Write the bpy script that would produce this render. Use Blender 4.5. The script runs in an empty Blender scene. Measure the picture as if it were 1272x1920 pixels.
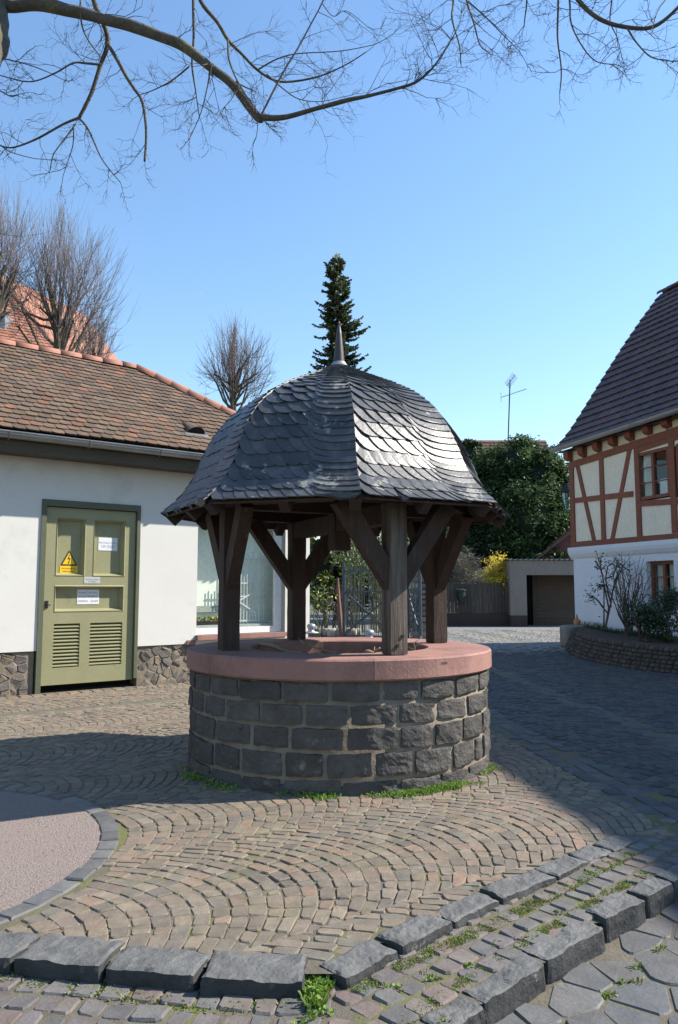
import bpy, math, random
from mathutils import Vector, Matrix, noise
random.seed(7)
S = bpy.context.scene
COL = S.collection
R = math.radians
# ------------------------------------------------------------ camera, sky, sun
F = 1450.0; PITCH = math.atan(146/1450.0); EYE = 1.4
cd = bpy.data.cameras.new('camera'); cam = bpy.data.objects.new('camera', cd); COL.objects.link(cam)
cd.sensor_fit = 'HORIZONTAL'; cd.sensor_width = 36; cd.lens = 36*F/1272
cd.clip_start = .05; cd.clip_end = 3000
cam.location = (0, 0, EYE); cam.rotation_euler = (math.pi/2+PITCH, 0, 0)
S.camera = cam
SUN_EL, SUN_AZ = 41.0, 9.5          # azimuth counted from +X towards +Y
w = bpy.data.worlds.new('World'); S.world = w; w.use_nodes = True
nt = w.node_tree; sky = nt.nodes.new('ShaderNodeTexSky'); sky.sky_type = 'NISHITA'; sky.sun_disc = False
sky.sun_elevation = R(SUN_EL); sky.sun_rotation = R(90-SUN_AZ); sky.altitude = 0
sky.air_density = 1.5; sky.dust_density = 0; sky.ozone_density = 6
bg = nt.nodes['Background']; nt.links.new(sky.outputs[0], bg.inputs[0]); bg.inputs[1].default_value = .118
sl = bpy.data.lights.new('sun', 'SUN'); sl.energy = 5.0; sl.angle = R(.53); sl.color = (1, .93, .83)
so = bpy.data.objects.new('sun', sl); COL.objects.link(so)
sv = Vector((math.cos(R(SUN_EL))*math.cos(R(SUN_AZ)), math.cos(R(SUN_EL))*math.sin(R(SUN_AZ)), math.sin(R(SUN_EL))))
so.rotation_euler = sv.to_track_quat('Z', 'Y').to_euler(); so.location = (8, 2, 12)
S.view_settings.view_transform = 'Standard'; S.view_settings.look = 'None'
S.view_settings.exposure = .98; S.view_settings.gamma = 1
S.view_settings.use_curve_mapping = False
S.render.engine = 'CYCLES'

# ------------------------------------------------------------ helpers
def ray(px, py):
    x = (px-636)/F; y = -(py-960)/F
    return (x, math.cos(PITCH)-y*math.sin(PITCH), math.sin(PITCH)+y*math.cos(PITCH))
def at(px, py, Y):
    r = ray(px, py); t = Y/r[1]; return Vector((r[0]*t, Y, EYE+r[2]*t))
def rnd(a, b): return random.uniform(a, b)

class MB:
    def __init__(s): s.v = []; s.f = []; s.m = []
    def add(s, vs, fs, mi=0):
        o = len(s.v); s.v += [tuple(v) for v in vs]; s.f += [tuple(i+o for i in f) for f in fs]; s.m += [mi]*len(fs)
    def box(s, c, d, M=None, mi=0):
        hx, hy, hz = d[0]/2, d[1]/2, d[2]/2
        vs = [Vector((x, y, z)) for z in (-hz, hz) for y in (-hy, hy) for x in (-hx, hx)]
        if M is not None: vs = [M @ v for v in vs]
        c = Vector(c); vs = [v+c for v in vs]
        s.add(vs, [(0,2,3,1),(4,5,7,6),(0,1,5,4),(2,6,7,3),(0,4,6,2),(1,3,7,5)], mi)
    def hexa(s, p, mi=0):   # 8 points: bottom 4 ccw, top 4 ccw
        s.add(p, [(3,2,1,0),(4,5,6,7),(0,1,5,4),(1,2,6,5),(2,3,7,6),(3,0,4,7)], mi)
    def beam(s, a, b, w_, h, up=Vector((0,0,1)), mi=0):
        a = Vector(a); b = Vector(b); d = (b-a).normalized(); x = d.cross(up)
        if x.length < 1e-4: x = Vector((1,0,0))
        x.normalize(); y = x.cross(d).normalized()
        x *= w_/2; y *= h/2
        s.hexa([a-x-y, a+x-y, a+x+y, a-x+y, b-x-y, b+x-y, b+x+y, b-x+y], mi)
    def tube(s, pts, rad, n=6, cap=True, mi=0):
        pts = [Vector(p) for p in pts]
        if not isinstance(rad, (list, tuple)): rad = [rad]*len(pts)
        o = len(s.v); ref = None
        for i, p in enumerate(pts):
            d = (pts[min(i+1, len(pts)-1)]-pts[max(i-1, 0)])
            d = d.normalized() if d.length > 1e-9 else Vector((0,0,1))
            if ref is None: ref = d.orthogonal().normalized()
            x = ref-d*ref.dot(d); x = x.normalized() if x.length > 1e-5 else d.orthogonal().normalized()
            ref = x; y = d.cross(x)
            for k in range(n):
                a = 2*math.pi*k/n; s.v.append(tuple(p+(x*math.cos(a)+y*math.sin(a))*rad[i]))
        for i in range(len(pts)-1):
            for k in range(n):
                a = o+i*n+k; b = o+i*n+(k+1)%n; s.f.append((a, b, b+n, a+n)); s.m.append(mi)
        if cap and n > 3:
            s.f.append(tuple(o+k for k in reversed(range(n)))); s.m.append(mi)
            e = o+(len(pts)-1)*n; s.f.append(tuple(e+k for k in range(n))); s.m.append(mi)
    def lathe(s, prof, c=(0,0,0), n=16, mi=0):
        o = len(s.v); c = Vector(c)
        for r_, z in prof:
            for k in range(n):
                a = 2*math.pi*k/n; s.v.append((c.x+r_*math.cos(a), c.y+r_*math.sin(a), c.z+z))
        for i in range(len(prof)-1):
            for k in range(n):
                a = o+i*n+k; b = o+i*n+(k+1)%n; s.f.append((a, b, b+n, a+n)); s.m.append(mi)
    def poly(s, pts, thick, nrm, mi=0):  # extruded polygon
        n = len(pts); nrm = Vector(nrm); a = [Vector(p) for p in pts]; b = [p+nrm*thick for p in a]
        s.add(a+b, [tuple(reversed(range(n))), tuple(range(n, 2*n))]+[(i, (i+1) % n, n+(i+1) % n, n+i) for i in range(n)], mi)
    def build(s, name, mats, parent=None, smooth=False, **kw):
        off = Vector((0,0,0))
        p = parent
        while p is not None: off += p.location; p = p.parent
        me = bpy.data.meshes.new(name)
        me.from_pydata([(x-off.x, y-off.y, z-off.z) for x, y, z in s.v] if parent else s.v, [], s.f)
        if not isinstance(mats, (list, tuple)): mats = [mats]
        for m in mats: me.materials.append(m)
        if len(mats) > 1: me.polygons.foreach_set('material_index', s.m)
        if smooth: me.polygons.foreach_set('use_smooth', [True]*len(s.f))
        me.update()
        o = bpy.data.objects.new(name, me); COL.objects.link(o)
        if parent: o.parent = parent
        for k, v_ in kw.items(): o[k] = v_
        return o
def thing(name, label, cat, loc=(0,0,0), group=None):
    o = bpy.data.objects.new(name, None); COL.objects.link(o); o.location = loc; o.empty_display_size = .2
    o['label'] = label; o['category'] = cat
    if group: o['group'] = group
    return o
def setting(name, loc=(0,0,0)):
    o = bpy.data.objects.new(name, None); COL.objects.link(o); o.location = loc; o['kind'] = 'structure'
    return o
def rough_block(L, W, H, n, rad, amp, fr=6.0, seed=0):
    """rounded, noise displaced box; returns verts, faces"""
    nx, ny, nz = n; V = {}; vs = []; fs = []
    def vid(i, j, k):
        if (i, j, k) in V: return V[(i, j, k)]
        p = Vector(((i/nx-.5)*L, (j/ny-.5)*W, (k/nz-.5)*H))
        q = Vector((max(-L/2+rad, min(L/2-rad, p.x)), max(-W/2+rad, min(W/2-rad, p.y)), max(-H/2+rad, min(H/2-rad, p.z))))
        d = p-q
        if d.length > 1e-6: nn = d.normalized(); p = q+nn*rad
        else: nn = Vector((0, 0, 0))
        if amp:
            k_ = noise.noise_vector(p*fr+Vector((seed*3.7, seed*1.3, seed*.7)))
            k2 = noise.noise_vector(p*fr*2.7+Vector((seed*1.7, seed*2.3, seed*.9)))
            k3_ = noise.noise_vector(p*fr*6.1+Vector((seed*2.1, seed, seed*1.9)))
            p = p+k_*amp+k2*amp*.5+k3_*amp*.28
        V[(i, j, k)] = len(vs); vs.append(p); return V[(i, j, k)]
    for j in range(ny):
        for i in range(nx):
            fs.append((vid(i, j, nz), vid(i+1, j, nz), vid(i+1, j+1, nz), vid(i, j+1, nz)))
            fs.append((vid(i, j, 0), vid(i, j+1, 0), vid(i+1, j+1, 0), vid(i+1, j, 0)))
    for k in range(nz):
        for i in range(nx):
            fs.append((vid(i, 0, k), vid(i+1, 0, k), vid(i+1, 0, k+1), vid(i, 0, k+1)))
            fs.append((vid(i, ny, k), vid(i, ny, k+1), vid(i+1, ny, k+1), vid(i+1, ny, k)))
        for j in range(ny):
            fs.append((vid(0, j, k), vid(0, j, k+1), vid(0, j+1, k+1), vid(0, j+1, k)))
            fs.append((vid(nx, j, k), vid(nx, j+1, k), vid(nx, j+1, k+1), vid(nx, j, k+1)))
    return vs, fs
def voronoi(pts, poly_fn, rmax):
    out = []
    for i, p in enumerate(pts):
        cell = [(p[0]-rmax, p[1]-rmax), (p[0]+rmax, p[1]-rmax), (p[0]+rmax, p[1]+rmax), (p[0]-rmax, p[1]+rmax)]
        for j, q in enumerate(pts):
            if i == j: continue
            dx, dy = q[0]-p[0], q[1]-p[1]
            if dx*dx+dy*dy > 4*rmax*rmax: continue
            mx, my = (p[0]+q[0])/2, (p[1]+q[1])/2; new = []
            for a in range(len(cell)):
                A_, B_ = cell[a], cell[(a+1) % len(cell)]
                da = (A_[0]-mx)*dx+(A_[1]-my)*dy; db = (B_[0]-mx)*dx+(B_[1]-my)*dy
                if da <= 0: new.append(A_)
                if da*db < 0:
                    t = da/(da-db); new.append((A_[0]+(B_[0]-A_[0])*t, A_[1]+(B_[1]-A_[1])*t))
            cell = new
            if len(cell) < 3: break
        # drop tiny edges
        c2 = []
        for a in range(len(cell)):
            q0 = cell[a-1]
            if math.hypot(cell[a][0]-q0[0], cell[a][1]-q0[1]) > .012: c2.append(cell[a])
        if len(c2) >= 3: out.append((p, c2))
    return out
def inset(poly, d):
    cx = sum(p[0] for p in poly)/len(poly); cy = sum(p[1] for p in poly)/len(poly); out = []
    for x, y in poly:
        l = math.hypot(x-cx, y-cy); k = max(0, (l-d)/l) if l > 1e-6 else 0
        out.append((cx+(x-cx)*k, cy+(y-cy)*k))
    return out
def stone(mb, poly, z1, z0, bev=.012, gap=.005, tilt=.0, dome=.004, mp=None, mi=0):
    """pillowed stone over a 2D polygon: ring at z0, shoulder, top ring, centre"""
    n = len(poly); o = inset(poly, gap); i1 = inset(poly, gap+bev*.9)
    tx, ty = rnd(-tilt, tilt), rnd(-tilt, tilt)
    cx = sum(p[0] for p in poly)/n; cy = sum(p[1] for p in poly)/n
    zt = lambda x, y, z: z+(x-cx)*tx+(y-cy)*ty
    vs = [(x, y, z0) for x, y in o]+[(x, y, zt(x, y, z1-bev)+rnd(-.002, .002)) for x, y in o]+\
         [(x, y, zt(x, y, z1)+rnd(-.0012, .0012)) for x, y in i1]+[(cx, cy, z1+dome+rnd(-.0006, .0006))]
    fs = []
    for k in range(n):
        k2 = (k+1) % n
        fs += [(k, k2, n+k2, n+k), (n+k, n+k2, 2*n+k2, 2*n+k), (2*n+k, 2*n+k2, 3*n)]
    if mp: vs = [mp(*v) for v in vs]
    mb.add(vs, fs, mi)
def cutc(poly, d):
    out = []; n = len(poly)
    for i, (x, y) in enumerate(poly):
        for q in (poly[i-1], poly[(i+1) % n]):
            l = math.hypot(q[0]-x, q[1]-y); k = min(.35, d*rnd(.5,1.4)/max(l,1e-4)); out.append((x+(q[0]-x)*k, y+(q[1]-y)*k))
    return out
def pts_parts(list_of_mb, name, mats, parent, key, limit=300, smooth=False):
    """the `limit` entries with the smallest key become parts of their own, the rest one joined part"""
    items = sorted(list_of_mb, key=lambda t: t[0]); rest = MB()
    for i, (k, m) in enumerate(items):
        if i < limit: m.build(name, mats, parent, smooth)
        else: rest.add(m.v, m.f)
    if rest.f: rest.build(name, mats, parent, smooth, kind='stuff')

# ------------------------------------------------------------ materials
ALB = dict(sett_stone=.78, strip_sett_stone=.78, street_sett_stone=.74, blue_basalt_sett=.76, street_basalt_paver=.76, far_street=.8, joint_soil=.8, basalt_kerb=.78,
 pink_gravel=.92, gravel_pebble=.7, well_basalt=.80, lime_mortar=.88, red_sandstone=.78, white_plaster=.78, olive_door_paint=.78, green_frame_paint=.78, rubble_stone=.78,
 clay_tile=.76, ridge_tile=.8, orange_roof_tile=.78, brown_fascia=.76, weathered_timber=.8, sunlit_grey_post=.9, planter_cobble=.78, garage_door_slat=.6, garage_render=.85, grey_bark=.85, brown_twig=.85,
 white_paint=.85, ground_soil=.8, yellow_cream_block=.9, cool_white_plaster=.92, dark_roof_timber=.85, grey_twig=.85, sign_white=.85)
def mat(name, c1, c2=None, scale=4, detail=7, rough=.8, bump=.25, bscale=None, bdist=.01, var=0.0, pal=None,
        c3=None, m3=(.55, .65), s3=3, stretch=(1,1,1), spec=.4, metal=0, rvar=0.0, hue=0.0, soft=.2, c4=None, m4=(.6, .7), s4=9, r3=None, lit_top=None, fine_=1.0, transl=0):
    kf = ALB.get(name, 1.0); sc_ = lambda c: tuple(q*kf for q in c) if c else c
    c1, c2, c3, c4, lit_top = map(sc_, (c1, c2, c3, c4, lit_top)); pal = [sc_(c) for c in pal] if pal else pal
    m = bpy.data.materials.new(name); m.use_nodes = True; N = m.node_tree.nodes; K = m.node_tree.links
    b = N['Principled BSDF']; b.inputs['Roughness'].default_value = rough
    b.inputs['Metallic'].default_value = metal; b.inputs['Specular IOR Level'].default_value = spec
    tc = N.new('ShaderNodeTexCoord'); mp = N.new('ShaderNodeMapping'); K.new(tc.outputs['Object'], mp.inputs[0]); mp.inputs['Scale'].default_value = stretch
    def nz(sc, det=detail, r=.6):
        t = N.new('ShaderNodeTexNoise'); t.inputs['Scale'].default_value = sc; t.inputs['Detail'].default_value = det
        t.inputs['Roughness'].default_value = r; K.new(mp.outputs[0], t.inputs[0]); return t
    def mix(f, a, bb, mode='MIX'):
        x = N.new('ShaderNodeMix'); x.data_type = 'RGBA'; x.blend_type = mode
        if hasattr(f, 'is_linked'): K.new(f, x.inputs[0])
        else: x.inputs[0].default_value = f
        for q, i in ((a, 6), (bb, 7)):
            if hasattr(q, 'is_linked'): K.new(q, x.inputs[i])
            else: x.inputs[i].default_value = (*q, 1)
        return x.outputs[2]
    def ramp(src, lo, hi):
        r_ = N.new('ShaderNodeMapRange'); r_.inputs['From Min'].default_value = lo; r_.inputs['From Max'].default_value = hi
        K.new(src, r_.inputs[0]); return r_.outputs[0]
    n1 = nz(scale)
    rndv = None
    if var or pal:
        oi = N.new('ShaderNodeObjectInfo'); ge = N.new('ShaderNodeNewGeometry')
        a = N.new('ShaderNodeMath'); a.operation = 'MULTIPLY_ADD'; a.inputs[1].default_value = 7.31
        K.new(oi.outputs['Random'], a.inputs[0]); K.new(ge.outputs['Random Per Island'], a.inputs[2])
        fr = N.new('ShaderNodeMath'); fr.operation = 'FRACT'; K.new(a.outputs[0], fr.inputs[0]); rndv = fr.outputs[0]
    if pal:
        cr = N.new('ShaderNodeValToRGB'); cr.color_ramp.interpolation = 'CONSTANT'
        els = cr.color_ramp.elements
        for i, c in enumerate(pal):
            e = els[0] if i == 0 else (els[1] if i == 1 else els.new(i/len(pal)))
            e.position = i/len(pal); e.color = (*c, 1)
        K.new(rndv, cr.inputs[0]); base = cr.outputs[0]
        base = mix(ramp(n1.outputs['Fac'], .35, .65), mix(1.0, base, (.72, .72, .72), 'MULTIPLY'), base)
    elif c2: base = mix(ramp(n1.outputs['Fac'], .5-soft, .5+soft), c1, c2)
    else: base = mix(0.0, c1, c1)
    if var:
        r2 = N.new('ShaderNodeMath'); r2.operation = 'MULTIPLY'; r2.inputs[1].default_value = 13.7; K.new(rndv, r2.inputs[0])
        r3_ = N.new('ShaderNodeMath'); r3_.operation = 'FRACT'; K.new(r2.outputs[0], r3_.inputs[0])
        mr = N.new('ShaderNodeMapRange'); mr.inputs['To Min'].default_value = 1-var; mr.inputs['To Max'].default_value = 1+var
        K.new(r3_.outputs[0], mr.inputs[0])
        hs = N.new('ShaderNodeHueSaturation'); K.new(base, hs.inputs['Color']); K.new(mr.outputs[0], hs.inputs['Value'])
        base = hs.outputs[0]
    rough_src = None
    if c3:
        f3 = ramp(nz(s3, 9, .72).outputs['Fac'], *m3); base = mix(f3, base, c3)
        if r3 is not None:
            rr = N.new('ShaderNodeMapRange'); rr.inputs['To Min'].default_value = rough; rr.inputs['To Max'].default_value = r3
            K.new(f3, rr.inputs[0]); K.new(rr.outputs[0], b.inputs['Roughness']); rough_src = 1
    if c4: base = mix(ramp(nz(s4, 9, .72).outputs['Fac'], *m4), base, c4)
    if lit_top:   # upward faces lightened: painted sunlight, plus some weathering of the top
        gn = N.new('ShaderNodeNewGeometry'); sx = N.new('ShaderNodeSeparateXYZ'); K.new(gn.outputs['True Normal'], sx.inputs[0])
        ad = N.new('ShaderNodeMath'); ad.operation = 'MULTIPLY_ADD'; ad.inputs[1].default_value = .5; K.new(n1.outputs['Fac'], ad.inputs[0]); K.new(sx.outputs[2], ad.inputs[2])
        base = mix(ramp(ad.outputs[0], .95, 1.15), base, mix(ramp(n1.outputs['Fac'], .4, .6), lit_top, tuple(c*1.3 for c in lit_top)))
    # fine speckle
    sp = nz((bscale or scale*6)*1.7, 4, .7); fine = ramp(sp.outputs['Fac'], .3, .7)
    mr = N.new('ShaderNodeMapRange'); mr.inputs['To Min'].default_value = 1-.14*fine_; mr.inputs['To Max'].default_value = 1+.1*fine_
    K.new(fine, mr.inputs[0]); hs = N.new('ShaderNodeHueSaturation'); K.new(base, hs.inputs['Color']); K.new(mr.outputs[0], hs.inputs['Value'])
    K.new(hs.outputs[0], b.inputs['Base Color'])
    if rvar and not rough_src:
        rr = N.new('ShaderNodeMapRange'); rr.inputs['To Min'].default_value = rough-rvar; rr.inputs['To Max'].default_value = rough+rvar
        K.new(n1.outputs['Fac'], rr.inputs[0]); K.new(rr.outputs[0], b.inputs['Roughness'])
    if bump:
        bn = nz(bscale or scale*6, 8, .65); bp = N.new('ShaderNodeBump'); bp.inputs['Strength'].default_value = bump
        bp.inputs['Distance'].default_value = bdist; K.new(bn.outputs['Fac'], bp.inputs['Height']); K.new(bp.outputs[0], b.inputs['Normal'])
    if transl:
        tb_ = N.new('ShaderNodeBsdfTranslucent'); K.new(hs.outputs[0], tb_.inputs[0]); ms = N.new('ShaderNodeMixShader'); ms.inputs[0].default_value = transl
        K.new(b.outputs[0], ms.inputs[1]); K.new(tb_.outputs[0], ms.inputs[2]); K.new(ms.outputs[0], N['Material Output'].inputs[0])
    return m
def glass_mat(name, tint=(.02, .03, .03), alpha=.25):
    m = bpy.data.materials.new(name); m.use_nodes = True; N = m.node_tree.nodes; K = m.node_tree.links
    out = N['Material Output']; N.remove(N['Principled BSDF'])
    g = N.new('ShaderNodeBsdfGlossy'); g.inputs['Roughness'].default_value = .01; g.inputs['Color'].default_value = (.9, .95, .95, 1)
    t = N.new('ShaderNodeBsdfTransparent'); t.inputs[0].default_value = (*tint, 1)
    lw = N.new('ShaderNodeLayerWeight'); fz = N.new('ShaderNodeMath'); fz.operation = 'POWER'; fz.inputs[1].default_value = 3.6; K.new(lw.outputs['Facing'], fz.inputs[0])
    mm = N.new('ShaderNodeMath'); mm.operation = 'MULTIPLY_ADD'; mm.inputs[1].default_value = .9; mm.inputs[2].default_value = alpha; K.new(fz.outputs[0], mm.inputs[0])
    x = N.new('ShaderNodeMixShader'); K.new(mm.outputs[0], x.inputs[0]); K.new(t.outputs[0], x.inputs[1]); K.new(g.outputs[0], x.inputs[2])
    K.new(x.outputs[0], out.inputs[0]); return m
SETT = [(0.218, 0.195, 0.155), (0.204, 0.176, 0.142), (0.282, 0.236, 0.175), (0.29, 0.206, 0.148), (0.249, 0.202, 0.15), (0.214, 0.18, 0.14), (0.261, 0.199, 0.147), (0.228, 0.186, 0.145), (0.255, 0.211, 0.158), (0.189, 0.165, 0.133), (0.257, 0.207, 0.152), (0.228, 0.182, 0.145), (0.207, 0.172, 0.132), (0.276, 0.205, 0.148), (0.24, 0.201, 0.149), (0.22, 0.189, 0.145), (0.243, 0.197, 0.148), (0.238, 0.191, 0.143)]
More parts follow.
